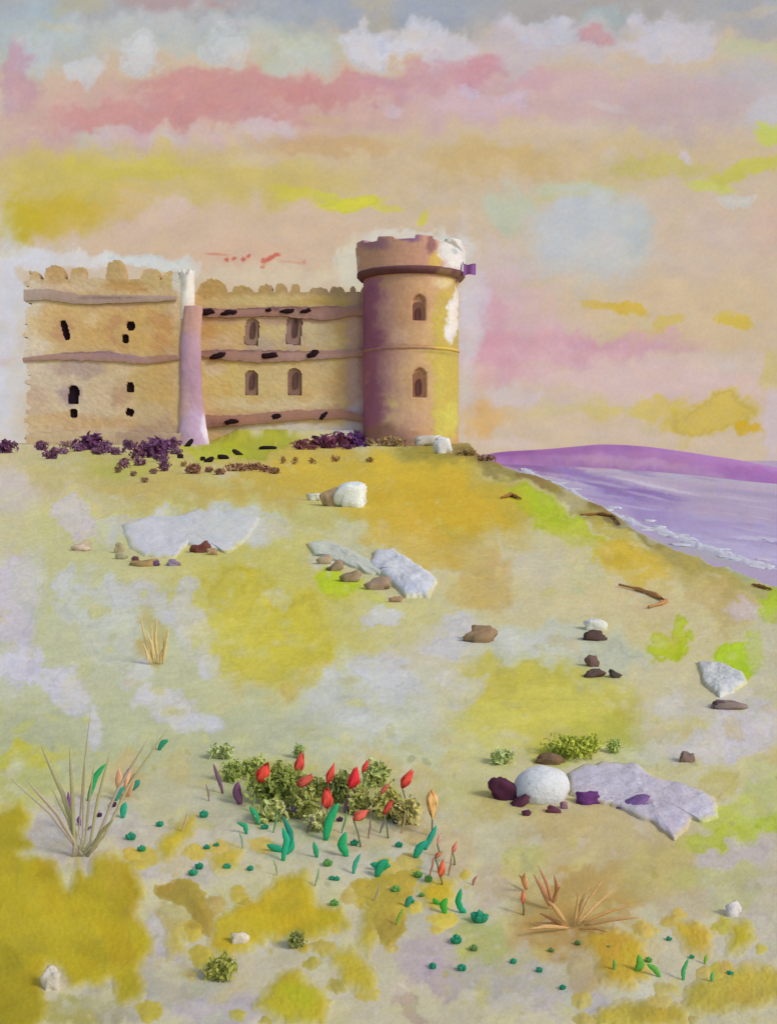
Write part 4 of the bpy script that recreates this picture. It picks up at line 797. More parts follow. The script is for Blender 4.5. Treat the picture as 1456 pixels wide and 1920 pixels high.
# purple pennant on the tower
def flag():
    x, y, z = W(878, 505, 88.0)
    root = empty('flag', (x - .35, y, z - .3), 'small ragged purple flag sticking out from the right of the tower top', 'flag')
    n = 9; V = []
    for i in range(n):
        for j in range(n):
            a = i / (n - 1); b = j / (n - 1)
            V.append((x - .42 + a * 1.0, y + .12 * math.sin(a * 7), z - .55 * (1 - .35 * a) + b * 1.05 * (1 - .3 * a) + .08 * math.sin(a * 5 + b * 3)))
    V = np.array(V); V2 = V + np.array([0, .03, 0])
    g = grid_faces(n, n); f = np.concatenate([g, g[:, ::-1] + n * n]).tolist()
    b = [k for k in range(n)] + [k * n + n - 1 for k in range(1, n)] + [(n - 1) * n + k for k in range(n - 2, -1, -1)] + [k * n for k in range(n - 2, 0, -1)]
    f += [[b[k], b[(k + 1) % len(b)], b[(k + 1) % len(b)] + n * n, b[k] + n * n] for k in range(len(b))]
    build('cloth', np.concatenate([V, V2]), f, (132, 84, 142), mat('flag_cloth', .9, .2, 6, .1), root, True, .7)
    P, f = tube([(x - 1.0, y + .1, z - 1.0), (x - .42, y + .03, z + .62)], [.05, .035]); build('pole', P, f, (120, 88, 110), DARK, root, True, .7)

def tube(path, rad, n=7):
    path = [np.array(p, float) for p in path]; V = []
    for i, p in enumerate(path):
        t = path[min(i + 1, len(path) - 1)] - path[max(i - 1, 0)]; t = t / (np.linalg.norm(t) + 1e-9)
        a = np.cross(t, (0, 1, 0.01)); a = a / (np.linalg.norm(a) + 1e-9); b = np.cross(t, a)
        for k in range(n):
            w = 2 * math.pi * k / n; V.append(p + (a * math.cos(w) + b * math.sin(w)) * rad[i])
    f = grid_faces(len(path), n, True).tolist()
    f.append(list(range(n))[::-1]); f.append([(len(path) - 1) * n + k for k in range(n)])
    return np.array(V), f
flag()

# ------------------------------------------------------------------ rocks and stones
ROCK = mat('pale_limestone', .9, .8, 11, .09)
BROWN = mat('brown_stone', .9, .6, 9, .1)
def outcrop(poly, H, label, base, spots, seed, group=None, name='limestone_outcrop', cat='rock'):
    V, f = slab(poly, H, seed, n=130, rings=22)
    U, Vv = proj(V)
    C = pigment(U, Vv, base, spots, seed, .2, .05)
    G = pigment(U, Vv, (200, 190, 140), ALLG, 3, 0.27, 0.05, 0.6)
    ringi = np.repeat(np.arange(23), 130)
    t = np.clip((ringi + 1.5 * fbm(U / 9, Vv / 7, seed, 3)) / 2.6, 0, 1)[:, None]      # lichen and soil creep over the rim
    C = G * (1 - t) + C * t
    o = build(name, V, f, C, ROCK, None, True, G_ROCK)
    tag(o, label, cat, group); return o
def stone(u, v, w, h, ang, colour, label, seed, depth=None, material=None, name='stone', cat='stone', group=None, boxy=.75, rough=.5, gain=.68):
    """u, v = centre in the photo; the stone sits on the turf, its foot a little sunk"""
    foot = v + h * .42
    x, d, z = GP(u, max(foot, 836))
    if material is ROCK: gain = G_ROCK
    s = d / F
    vc = HV - (z + h * .38 * s - EYE) / s
    o = lump(name, None, u, vc, w, h, -ang, d + (depth or w * s * .6) * .35, depth or w * s * .6, colour, seed, material or BROWN, gain, n=26, m=14, boxy=boxy, rough=rough)
    return tag(o, label, cat, group)

outcrop([(222,985),(262,972),(330,966),(380,954),(450,958),(492,972),(470,1004),(430,1040),(385,1030),(352,1022),(330,1050),(280,1048),(240,1030)], .06, 'broad flat white outcrop below the left wing, ringed by small brown stones', (208,208,212), [(420, 990, 60, 26, 0, (202,208,200), .5, .6), (270, 1000, 40, 24, 0, (214,212,220), .5, .7)], 5)
outcrop([(700,1035),(735,1030),(780,1060),(822,1090),(806,1122),(760,1122),(728,1090),(690,1060)], .09, 'white rock slab on the right end of the diagonal outcrop in mid slope', (206,208,216), [(780, 1095, 30, 20, 30, (208,210,224), .5, .8)], 6)
outcrop([(572,1020),(605,1012),(650,1030),(700,1058),(732,1082),(690,1078),(650,1060),(612,1046),(586,1040)], .06, 'pale greenish rock slab on the left end of the diagonal outcrop in mid slope', (202,206,192), [], 8)
outcrop([(1060,1448),(1120,1430),(1190,1434),(1220,1455),(1300,1480),(1345,1496),(1350,1535),(1318,1548),(1296,1538),(1284,1562),(1262,1578),(1238,1556),(1190,1532),(1140,1512),(1090,1500),(1060,1490)], .035, 'long jagged lilac white slab stretching right from the round white boulder', (202,194,206), [(1150, 1460, 70, 22, 0, (204,198,214), .5, .7), (1260, 1540, 40, 24, 30, (200,190,210), .5, .6), (1320, 1510, 30, 24, 0, (212,206,222), .4, .7)], 9)
outcrop([(1306,1242),(1345,1244),(1392,1262),(1402,1282),(1372,1300),(1348,1308),(1318,1284)], .045, 'white rock slab just above the long dark stone near the right edge', (202,204,204), [(1370, 1275, 20, 6, 20, (216,216,222), .4, .7)], 10)
stone(1016, 1473, 108, 78, 4, (212,212,216), 'large smooth egg shaped white boulder with dark purple shadow lumps at its foot', 12, .34, ROCK, 'boulder', 'boulder', boxy=.95, rough=.12)
stone(658, 930, 62, 50, 12, (214,218,220), 'small peaked white rock beside a round brown stone below the middle wall', 13, None, ROCK, 'rock', 'rock', boxy=.8)
stone(622, 934, 40, 36, 20, (168,136,92), 'round brown stone leaning on the small peaked white rock', 14)
stone(588, 932, 26, 16, 0, (206,206,198), 'little white stone left of the round brown stone', 15, material=ROCK)
stone(1115, 1172, 36, 24, 0, (214,214,208), 'little white stone above a dark brown stone right of centre', 16, material=ROCK)
ST = [
 (1114,1193,40,20,-8,(82,60,46),'dark brown stone under the little white stone right of centre'),
 (1108,1240,24,24,20,(112,82,64),'upper of two dark stones in the pale patch right of centre'),
 (1112,1262,38,20,20,(96,72,58),'brown stone in the pale patch, touching the dark one above it'),
 (1152,1265,26,14,-30,(84,70,56),'smallest dark stone, right of the pair in the pale patch'),
 (902,1190,54,34,10,(146,114,72),'lone oval brown stone in the middle of the slope'),
 (1362,1322,60,18,0,(140,118,104),'long flat grey brown stone near the right edge'),
 (1348,1322,26,18,0,(92,72,68),'dark stone at the left end of the long flat grey brown stone'),
 (1286,1421,28,20,0,(126,100,86),'small grey brown stone above the long lilac slab'),
 (1032,1424,56,20,-8,(122,92,54),'brown stone behind the top of the round white boulder'),
 (945,1482,52,40,-34,(84,38,52),'largest dark purple shadow lump, at the left foot of the round white boulder'),  # these dark purple pieces model the shadow under the boulder as solid lumps
 (972,1505,40,16,40,(90,44,56),'dark purple shadow lump wedged under the left of the round white boulder'),
 (986,1524,16,13,0,(88,44,56),'tiny dark purple shadow lump below the round white boulder'),
 (1036,1518,26,14,-10,(104,52,60),'dark red purple shadow lump under the right foot of the round white boulder'),
 (1057,1510,15,15,0,(140,96,110),'small mauve stone right of the dark red purple shadow lump'),
 (1101,1496,46,28,-8,(102,48,112),'violet stone set in the front edge of the lilac slab'),
 (1188,1508,60,22,14,(116,80,136),'ragged violet stone in the front of the lilac slab, right of the round one'),
 (225,1028,20,22,0,(166,148,106),'olive brown stone at the left end of the flat white outcrop'),
 (228,1042,24,16,0,(160,150,112),'lowest stone at the left end of the flat white outcrop'),
 (254,1049,14,13,0,(108,70,62),'small dark red stone below the flat white outcrop'),
 (270,1056,48,14,6,(164,130,70),'ochre stone along the lower edge of the flat white outcrop'),
 (291,1057,16,11,20,(96,68,98),'small dark violet stone below the flat white outcrop'),
 (325,1056,24,12,-14,(134,112,136),'mauve grey stone at the lower right of the flat white outcrop'),
 (378,1027,34,22,16,(116,62,44),'dark red brown stone in the notch of the flat white outcrop'),
 (398,1035,20,14,0,(170,136,90),'light brown stone beside the dark red brown one'),
 (608,1050,26,18,20,(176,150,112),'first and palest of the brown stones along the diagonal outcrop'),
 (630,1062,34,20,34,(142,116,84),'second of the brown stones along the diagonal outcrop'),
 (658,1082,44,22,22,(148,122,86),'third and longest of the brown stones along the diagonal outcrop'),
 (706,1096,44,24,14,(156,128,98),'fourth of the brown stones along the diagonal outcrop'),
 (742,1124,22,13,0,(162,126,84),'last and smallest of the brown stones along the diagonal outcrop'),
 (150,1027,34,14,4,(196,170,144),'pale tan stone at the far left of the slope'),
]
for k, (u, v, w, h, a, c, lb) in enumerate(ST):
    stone(u, v, w, h, a, c, lb, 200 + k, group='stones scattered on the slope')
for k, (u, v, w, h, c, lb) in enumerate([(450,1760,32,28,(206,194,176),'white pebble in the yellow blossom near the bottom'), (98,1838,34,44,(200,190,176),'upright white pebble at the lower left'), (1373,1706,28,28,(214,206,210),'white pebble above the yellow clumps at the lower right'), (800,826,50,22,(206,194,182),'pale stone at the foot of the tower'), (828,836,30,34,(218,216,220),'white stone at the right foot of the tower')]):
    stone(u, v, w, h, 10, c, lb, 300 + k, material=ROCK, name='pebble' if k < 3 else 'stone', cat='pebble' if k < 3 else 'stone')
# black stones at the castle foot
for k, (u, v, w, h, a, lb) in enumerate([(353,834,28,9,52,'slanting black stone below the mauve buttress'), (338,855,12,10,0,'small black stone left of the slanting one'), (392,863,22,10,30,'black stone at the left of the green bank'), (380,860,10,9,0,'tiny black stone by the green bank'), (418,857,22,10,-8,'middle black stone on the green bank'), (446,850,24,9,-34,'tilted black stone on the green bank'), (502,838,34,9,0,'long flat black stone on the green bank')]):
    stone(u, v, w, h, a, (36,26,20), lb, 320 + k, group='black stones below the middle wall', rough=.15, material=DARK)

# ------------------------------------------------------------------ shrubs
LEAF = mat('leaf', .8, .1, 20, .06)
TWIG = mat('twig', .9, .2, 30, .1)
def leafy(u, v, w, h, colour, name, label, cat, seed, n=220, leaf=.16, group=None, stems=True, gain=.62, depthk=.7, jitter=16):
    """shrub whose crown fills w x h photo pixels around (u, v) and whose foot stands on the turf"""
    r = random.Random(seed)
    x0, d, zg = GP(u, max(v + h * .5, 836)); s = d / F
    a, c = w / 2 * s, h / 2 * s; b = a * depthk
    zc = zg + c * .95
    root = empty(name, (x0, d, zg), label, cat, group)
    V, Fc, C = [], [], []
    base = np.array(colour, float)
    for k in range(n):
        th = r.uniform(0, 2 * math.pi); cz = r.uniform(-1, 1); rr = r.uniform(.35, 1) ** .6
        q = math.sqrt(1 - cz * cz)
        kk = rr * (1 + .3 * math.sin(th * 3 + seed) * q + .25 * math.sin(th * 7 + seed * 2 + cz * 4)) * (1.15 if k % 9 == 0 else 1)
        p = np.array([x0 + a * q * math.cos(th) * kk, d + b * q * math.sin(th) * kk, zc + c * cz * kk])
        L = leaf * min(a, c * 1.5) * r.uniform(1.1, 2.2); Wd = L * r.uniform(.45, .8)
        t = np.array([r.gauss(0, 1), r.gauss(0, 1), r.gauss(.5, 1)]); t /= np.linalg.norm(t)
        e = np.cross(t, (r.gauss(0, 1), r.gauss(0, 1), r.gauss(0, 1))); e /= np.linalg.norm(e) + 1e-9; nn = np.cross(t, e)
        i0 = len(V)
        V += [p - t * L, p - e * Wd * .8 + nn * Wd * .2 - t * L * .2, p + t * L, p + e * Wd * .8 + nn * Wd * .2 - t * L * .1]
        Fc.append((i0, i0 + 1, i0 + 2, i0 + 3))
        cc = base + r.uniform(-1, 1) * jitter
        C += [cc] * 4
    build('foliage', V, Fc, np.clip(np.array(C), 5, 240), LEAF, root, False, gain)
    if stems:
        VV, FF, off = [], [], 0
        for k in range(5):
            an = r.uniform(0, 6.28); e = (x0 + a * .5 * math.cos(an), d + b * .5 * math.sin(an), zc + c * r.uniform(-.2, .4))
            P, f = tube([(x0 + r.uniform(-.1, .1) * a, d, zg - .03), (x0 + a * .2 * math.cos(an), d + b * .2 * math.sin(an), zg + c * .5), e], [a * .05, a * .035, a * .015], 6)
            VV.append(P); FF += [[q_ + off for q_ in ff] for ff in f]; off += len(P)
        build('stem', np.concatenate(VV), FF, (104, 76, 60), TWIG, root, True, .6)
    return root
PB = [(118,845,26,12,(128,92,112),'thin mauve bush between the leftmost bushes and the rounded dark one'),(148,838,22,16,(112,74,100),'small purple bush hugging the left of the rounded dark one'),(186,846,26,14,(120,82,104),'low mauve bush under the right of the rounded dark one'),(272,842,24,24,(104,64,90),'dense purple bush in the middle of the big cluster'),(262,866,22,14,(124,86,96),'ragged mauve bush below the middle of the big cluster'),(302,858,26,14,(116,78,104),'flat purple bush below the broadest one'),(330,846,24,12,(122,90,110),'low mauve bush in front of the wing corner'),(288,884,14,10,(134,98,88),'tiny mauve bush below the big cluster'),(250,888,12,10,(138,104,86),'tiny brown bush left of the lowest one'),(585,838,20,10,(124,76,74),'small red brown bush at the front of the hedge, left'),(622,836,26,10,(112,64,76),'low dark bush at the front of the hedge, middle'),(652,838,26,10,(106,60,84),'low violet bush at the front of the hedge, right'),(690,812,26,16,(148,116,84),'tan bush between the hedge and the tower foot'),(735,812,50,18,(150,118,78),'broad tan bush against the middle of the tower foot'),(874,848,36,12,(140,110,60),'olive brown bush right of the tower foot'),(912,858,34,12,(132,96,66),'brown bush on the crest right of the tower'),(13,837,30,26,(102,60,90),'purple bush farthest left below the castle'),(78,834,24,18,(116,78,98),'small purple bush second from the left below the castle'),(98,850,26,22,(112,72,92),'purple bush just below the second one from the left'),(128,832,30,12,(146,112,104),'low faded brown bush below the lower left window'),(170,829,46,30,(98,56,90),'rounded dark purple bush under the lower left window'),(198,836,24,20,(112,70,104),'small purple bush between two larger ones under the wing'),(218,846,28,14,(120,80,104),'flat purple bush trailing right of the rounded dark one'),
 (240,834,20,18,(110,76,100),'small purple bush left of the big cluster under the wing'),(256,848,26,30,(104,62,84),'tall purple bush at the left of the big cluster'),(290,840,50,36,(100,60,92),'broadest purple bush, near the mauve buttress'),(318,832,40,22,(112,72,104),'purple bush right against the foot of the wing corner'),(233,868,20,20,(118,78,92),'purple bush hanging below the big cluster at its left'),(308,872,22,22,(112,74,96),'purple bush hanging below the big cluster at its right'),
 (222,880,14,14,(136,104,80),'tiny brown bush at the lower left of the big cluster'),(272,900,14,10,(142,112,84),'tiny olive brown bush lowest below the wing'),
 (565,834,30,18,(122,74,72),'red brown bush at the left end of the dark hedge'),(605,828,50,26,(108,58,76),'left half of the dark purple hedge below the middle wall'),(640,825,50,26,(104,56,76),'middle of the dark purple hedge below the middle wall'),(668,824,30,28,(86,46,104),'violet bush at the right end of the hedge, touching the tower'),
 (945,854,40,16,(110,64,116),'violet bush on the crest where the far hills begin')]
for k, (u, v, w, h, c, lb) in enumerate(PB):
    leafy(u, v, w, h, c, 'bush', lb, 'bush', 400 + k, n=170, leaf=.2, group='purple bushes along the castle foot', stems=w > 20)
RB = [(362,878,28,20),(392,880,16,12),(412,884,22,12),(436,876,30,14),(458,876,26,14),(478,874,24,14),(498,878,20,14),(516,882,20,12),(530,862,12,16),(553,864,12,14),(585,864,12,12),(628,860,16,12),(693,862,16,10),(345,870,12,10)]
for k, (u, v, w, h) in enumerate(RB):
    leafy(u, v, w, h, (142,98,76) if k < 8 else (150,112,66), 'low_bush', 'small red brown bush in the dotted row below the green bank' if k < 8 else 'tiny tan bush on the gold turf below the castle', 'bush', 450 + k, n=90, leaf=.24, group='row of red brown bushes' if k < 8 else 'tiny tan bushes', stems=False)
OB = [(520,1470,84,70,(124,132,54),'largest olive shrub, behind the red flowers at the left'),(480,1440,44,40,(150,158,76),'pale olive shrub touching the top left of the largest one'),(548,1455,40,40,(130,136,60),'small olive shrub right of the largest one'),(590,1478,40,44,(138,142,66),'narrow olive shrub between the two middle ones'),(672,1500,44,50,(146,144,72),'small olive shrub below the reddest flower'),(505,1520,50,40,(154,158,88),'thin pale olive shrub below the largest one'),(765,1520,44,50,(164,152,90),'brownish shrub at the right edge of the flower bed'),(600,1540,44,34,(168,168,104),'faint shrub among the green blades'),(436,1446,34,40,(134,146,66),'small round olive shrub left of the red flowers'),(568,1508,56,50,(132,134,60),'olive shrub in the middle of the red flowers'),(645,1475,60,56,(124,132,62),'olive shrub behind the reddest flower'),(705,1452,48,44,(156,164,92),'pale olive shrub behind the right hand red flowers'),(730,1508,54,56,(152,146,70),'yellow olive shrub at the right of the red flowers'),(418,1408,40,26,(158,168,104),'faint olive shrub highest above the red flowers'),(560,1408,18,26,(126,142,70),'small olive tuft above the second red flower'),
 (1080,1398,100,36,(150,156,48),'low lime olive shrub above the round white boulder'),(1150,1398,22,28,(150,164,84),'small grey green shrub right of the lime one'),(940,1418,40,26,(158,172,104),'pale green shrub left of the white boulder'),(555,1762,28,28,(124,128,64),'small dull green tuft in the yellow blossom'),(415,1815,54,40,(136,136,54),'olive tuft at the lower left between yellow mats')]
for k, (u, v, w, h, c, lb) in enumerate(OB):
    leafy(u, v, w, h, c, 'shrub', lb, 'shrub', 500 + k, n=900 if w > 60 else 420, leaf=.11 if w > 60 else .16, group='olive shrubs', gain=.5, jitter=10)

# ------------------------------------------------------------------ blades, twigs, flowers
def leaf_blade(path, widths, bulge=.3):
    """a leaf with thickness along a world path"""
    path = [np.array(p, float) for p in path]; V = []; n = 6
    for i, p in enumerate(path):
        t = path[min(i + 1, len(path) - 1)] - path[max(i - 1, 0)]; t /= np.linalg.norm(t) + 1e-9
        a = np.cross(t, (0, 1, 0)); a /= np.linalg.norm(a) + 1e-9; b = np.cross(t, a)
        for k in range(n):
            w = 2 * math.pi * k / n; V.append(p + a * math.cos(w) * widths[i] + b * math.sin(w) * widths[i] * bulge)
    f = grid_faces(len(path), n, True).tolist(); f.append(list(range(n))[::-1]); f.append([(len(path) - 1) * n + k for k in range(n)])
    return np.array(V), f
def px_path(pts, foot, lean=0.0):
    """pts in photo pixels, first point lowest; stands at the turf distance of row foot"""
    x, d, z = GP(pts[0][0], foot)
    out = []
    for i, (u, v) in enumerate(pts):
        dd = d + lean * i / max(1, len(pts) - 1); out.append(W(u, v, dd))
    return out, (x, d, z)
def smooth_path(pts, n=8):
    pts = np.array(pts, float); t = np.linspace(0, 1, len(pts)); tt = np.linspace(0, 1, n)
    return np.stack([np.interp(tt, t, pts[:, i]) for i in range(pts.shape[1])], -1)
def merge(parts):
    V, Fc, off = [], [], 0
    for P, f in parts:
        V.append(P); Fc += [[q + off for q in ff] for ff in (f if isinstance(f, list) else f.tolist())]; off += len(P)
    return np.concatenate(V), Fc

# dry grass tussock at the left
def tussock():
    x, d, z = GP(150, 1606)
    root = empty('grass_tussock', (x, d, z), 'sparse dry grass tussock of long grey brown blades fanning out at the left', 'grass tussock')
    tips = [((152,1600),(52,1465),5), ((150,1590),(78,1400),6), ((140,1600),(131,1400),5), ((155,1595),(160,1420),3), ((158,1600),(178,1425),3), ((165,1605),(208,1405),4), ((170,1600),(282,1378),3.5), ((180,1600),(320,1358),3.5), ((150,1600),(98,1480),4), ((175,1610),(240,1440),3), ((170,1600),(214,1535),5), ((120,1640),(60,1670),2.5), ((150,1600),(20,1460),3), ((145,1600),(170,1330),2)]
    for i, (a, b, w) in enumerate(tips):
        mid_ = ((a[0] + b[0]) / 2 + (a[0] - b[0]) * .06, (a[1] + b[1]) / 2 - 6)
        pts = smooth_path([a, mid_, b], 9)
        lean = ((i * 37) % 10 - 5) * .03
        P3 = [W(p[0], p[1], d + lean * k / 8) for k, p in enumerate(pts)]
        P3[0] = (x + (i - 6) * .008, d, z - .02)
        s = d / F
        P, f = leaf_blade(P3, [w * s * q for q in (.5, .6, .7, .8, .8, .7, .6, .4, .12)], .4)
        build('blade', P, f, (156, 150, 108) if i % 3 else (164, 150, 134), LEAF, root, True, .62)
tussock()

GREEN = mat('fresh_leaf', .9, .1, 30, .08)
def sprout(pts, w, colour, label, group, name='sprout', cat='sprout', mt=None):
    """an upright leaf or stalk; pts lowest first"""
    foot = pts[0][1] + 2
    path, base = px_path(smooth_path(pts, 9), foot)
    path[0] = (path[0][0], path[0][1], base[2] - .01)
    s = base[1] / F
    P, f = leaf_blade(path, [w * .42 * s * q for q in (.45, .75, .95, 1, 1, .95, .8, .55, .15)], .45)
    o = build(name, P, f, colour, mt or GREEN, None, True, .62)
    return tag(o, label, cat, group)
GR = (44,142,96)
BL = [([(165,1500),(180,1455),(198,1432)],13,(46,150,84),'tall bright green blade in the dry grass tussock'), ([(298,1405),(306,1392),(316,1388)],12,(44,134,96),'green tip of leaf at the top right of the tussock'), ([(248,1480),(256,1470),(262,1462)],14,(50,128,108),'blue green leaf right of the tussock'), ([(216,1500),(224,1484),(234,1474)],14,(56,136,118),'upper of two stubby teal leaves right of the tussock'), ([(230,1532),(232,1516),(236,1504)],15,(44,150,110),'lower of two stubby teal leaves right of the tussock'),
 ([(486,1545),(478,1526),(468,1512)],13,GR,'curved green leaf left of the olive shrubs'), ([(462,1562),(460,1548),(444,1542)],11,GR,'hooked green leaf left of the olive shrubs'), ([(546,1590),(544,1560),(530,1530)],14,(40,120,100),'tall teal blade at the left of the big sprout'), ([(530,1612),(538,1575),(530,1552)],15,(42,150,108),'stem of the big branching green sprout'), ([(532,1596),(515,1590),(500,1584)],16,(36,140,100),'left leaf of the big branching green sprout'), ([(536,1600),(546,1590),(550,1574)],14,(40,146,104),'right leaf of the big branching green sprout'),
 ([(610,1574),(616,1540),(634,1506)],20,(40,150,90),'longest green blade under the red flowers'), ([(594,1606),(592,1594),(588,1578)],12,(46,140,96),'short green blade left of the longest one'), ([(650,1604),(640,1584),(648,1560)],20,(40,148,88),'curved broad green leaf right of the longest blade'), ([(662,1636),(666,1618),(676,1600)],10,(60,150,118),'thin teal blade below the curved broad leaf'), ([(778,1608),(786,1590),(800,1576)],18,(40,140,106),'broad leaf of the right hand teal sprout'), ([(796,1592),(808,1568),(818,1548)],13,(46,146,120),'thin upright leaf of the right hand teal sprout'),
 ([(706,1642),(714,1622),(728,1612)],20,(36,140,96),'left leaf of the green rosette'), ([(712,1632),(722,1622),(732,1624)],16,(40,144,100),'right leaf of the green rosette'), ([(712,1630),(704,1622),(694,1620)],14,(38,138,100),'far left leaf of the green rosette'), ([(866,1710),(858,1690),(864,1666)],14,(34,140,84),'tall green sprout above the right end of the flower bed'), ([(872,1710),(864,1704),(856,1700)],12,(36,150,110),'foot leaf of the tall green sprout'), ([(834,1712),(830,1696),(838,1684)],16,(60,150,44),'bright green leaf in the small yellow mat'), ([(824,1696),(816,1690),(812,1684)],12,(64,150,48),'side leaf in the small yellow mat'),
 ([(762,1700),(766,1688),(772,1680)],14,(48,124,96),'dark teal leaf above the thin green stem'), ([(742,1736),(748,1718),(756,1702)],6,(110,150,50),'thin green stem beside the small yellow mat'), ([(1192,1822),(1200,1808),(1196,1790)],18,(88,148,50),'larger leaf of the green clump in the gold mat'), ([(1236,1830),(1226,1816),(1212,1808)],13,(84,150,56),'smaller leaf of the green clump in the gold mat'), ([(1280,1836),(1280,1820),(1290,1796)],10,(70,150,86),'thin green sprout at the lower right'), ([(1334,1842),(1334,1832),(1336,1822)],9,(96,156,90),'pale green sprout at the lower right'), ([(1150,1820),(1152,1808),(1150,1798)],9,(108,146,60),'faint green sprout in the gold mat'), ([(1320,1806),(1322,1798),(1324,1790)],8,(120,160,50),'lime sprout beside the right hand yellow mat')]
for pts, w, c, lb in BL: sprout(pts, w, c, lb, 'green sprouts in the flower bed')
PU = [([(140,1556),(130,1520),(128,1484)],12,(118,74,124),'tall purple stalk standing in the dry grass tussock'), ([(150,1546),(148,1538),(149,1530)],10,(110,70,130),'short violet bud right of the tall purple stalk'), ([(231,1464),(238,1450),(246,1438)],9,(128,76,96),'purple red bud among orange blades right of the tussock'), ([(160,1556),(168,1552),(178,1548)],6,(120,92,116),'thin purple twig at the foot of the tussock'), ([(418,1486),(408,1455),(400,1432)],9,(112,84,96),'slender purple stalk left of the olive shrubs'), ([(450,1506),(444,1486),(446,1466)],20,(112,72,96),'plump purple bud left of the olive shrubs'), ([(483,1494),(480,1486),(480,1478)],9,(96,76,84),'tiny dark bud by the large olive shrub'),
 ([(540,1534),(532,1520),(530,1500)],12,(112,84,110),'purple stalk under the large olive shrub'), ([(562,1534),(552,1520),(546,1508)],14,(124,92,118),'broken purple stalk right of the first'), ([(584,1520),(580,1505),(582,1490)],13,(96,72,80),'dark purple bud under the tilted red flower'), ([(648,1522),(656,1500),(666,1478)],20,(120,92,104),'thick mauve stalk under the reddest flower'), ([(700,1520),(704,1500),(714,1482)],11,(122,92,96),'mauve stalk left of the red and teal flower'), ([(742,1508),(742,1498),(744,1486)],14,(98,86,104),'grey purple bud at the right of the flower bed'), ([(608,1480),(606,1474),(602,1470)],14,(88,70,84),'dark bud left of the reddest flower'), ([(886,1658),(888,1650),(894,1642)],6,(150,96,80),'thin red brown bud right of the flower bed')]
for pts, w, c, lb in PU: sprout(pts, w, c, lb, 'purple stalks', 'flower_stalk', 'stalk')

def seedling(u, v, w, colour, label, group, seed):
    """little rosette of five cupped leaves"""
    r = random.Random(seed); x, d, z = GP(u, v + w * .35); s = d / F
    parts = []
    R = w * .5 * s
    for k in range(6):
        a = k * 1.05 + r.uniform(-.3, .3); L = R * r.uniform(.85, 1.15)
        path = [(x, d, z - .005), (x + math.cos(a) * L * .5, d + math.sin(a) * L * .5, z + R * .7), (x + math.cos(a) * L, d + math.sin(a) * L, z + R * 1.1)]
        parts.append(leaf_blade(smooth_path(path, 6), [R * q for q in (.2, .42, .55, .5, .34, .08)], .4))
    parts.append(leaf_blade(smooth_path([(x, d, z), (x, d, z + R * 1.7)], 5), [R * q for q in (.3, .5, .5, .35, .06)], .8))
    V, f = merge(parts)
    o = build('seedling', V, f, np.clip(np.array(colour) + r.uniform(-8, 8), 10, 200), GREEN, None, True, .6)
    return tag(o, label, 'seedling', group)
SD = [(300,1545,14,0),(246,1568,19,0),(266,1591,16,0),(382,1527,18,0),(388,1588,12,0),(406,1584,11,0),(374,1624,16,0),(362,1636,16,0),(426,1624,14,0),(469,1628,13,0),(497,1550,14,0),(664,1580,15,0),(748,1584,14,0),(614,1618,18,1),(622,1646,11,0),(632,1647,11,0),(627,1693,17,1),(741,1667,18,1),(783,1640,17,1),(803,1648,16,1),(790,1678,11,1),(770,1690,13,0),
 (898,1720,30,0),(855,1762,22,0),(888,1777,16,2),(811,1811,15,0),(866,1814,17,0),(962,1802,13,0),(1011,1818,13,0),(1033,1781,11,2),(1083,1768,12,2),(1140,1776,8,2),(1054,1851,12,0),(1253,1760,11,0),(1296,1794,10,0),(1368,1825,12,0),(186,1528,11,3),(212,1508,14,3),(742,1540,13,3),(637,1536,12,3),(1215,1800,14,1)]
LBS = {0: ('tiny deep green seedling dotted over the flower bed', 'deep green seedlings', (38,122,88)), 1: ('tiny yellow green seedling around the middle of the flower bed', 'yellow green seedlings', (84,132,58)), 2: ('tiny dull olive seedling on the brown turf at the right', 'olive seedlings', (86,110,56)), 3: ('tiny near black purple bud on the turf', 'dark buds', (74,50,66))}
for k, (u, v, w, t) in enumerate(SD):
    lb, g, c = LBS[t]
    if k == 22: lb, g = 'largest round deep green seedling, right of the flower bed', None
    seedling(u, v, w, c, lb, g or 'deep green seedlings', 600 + k)

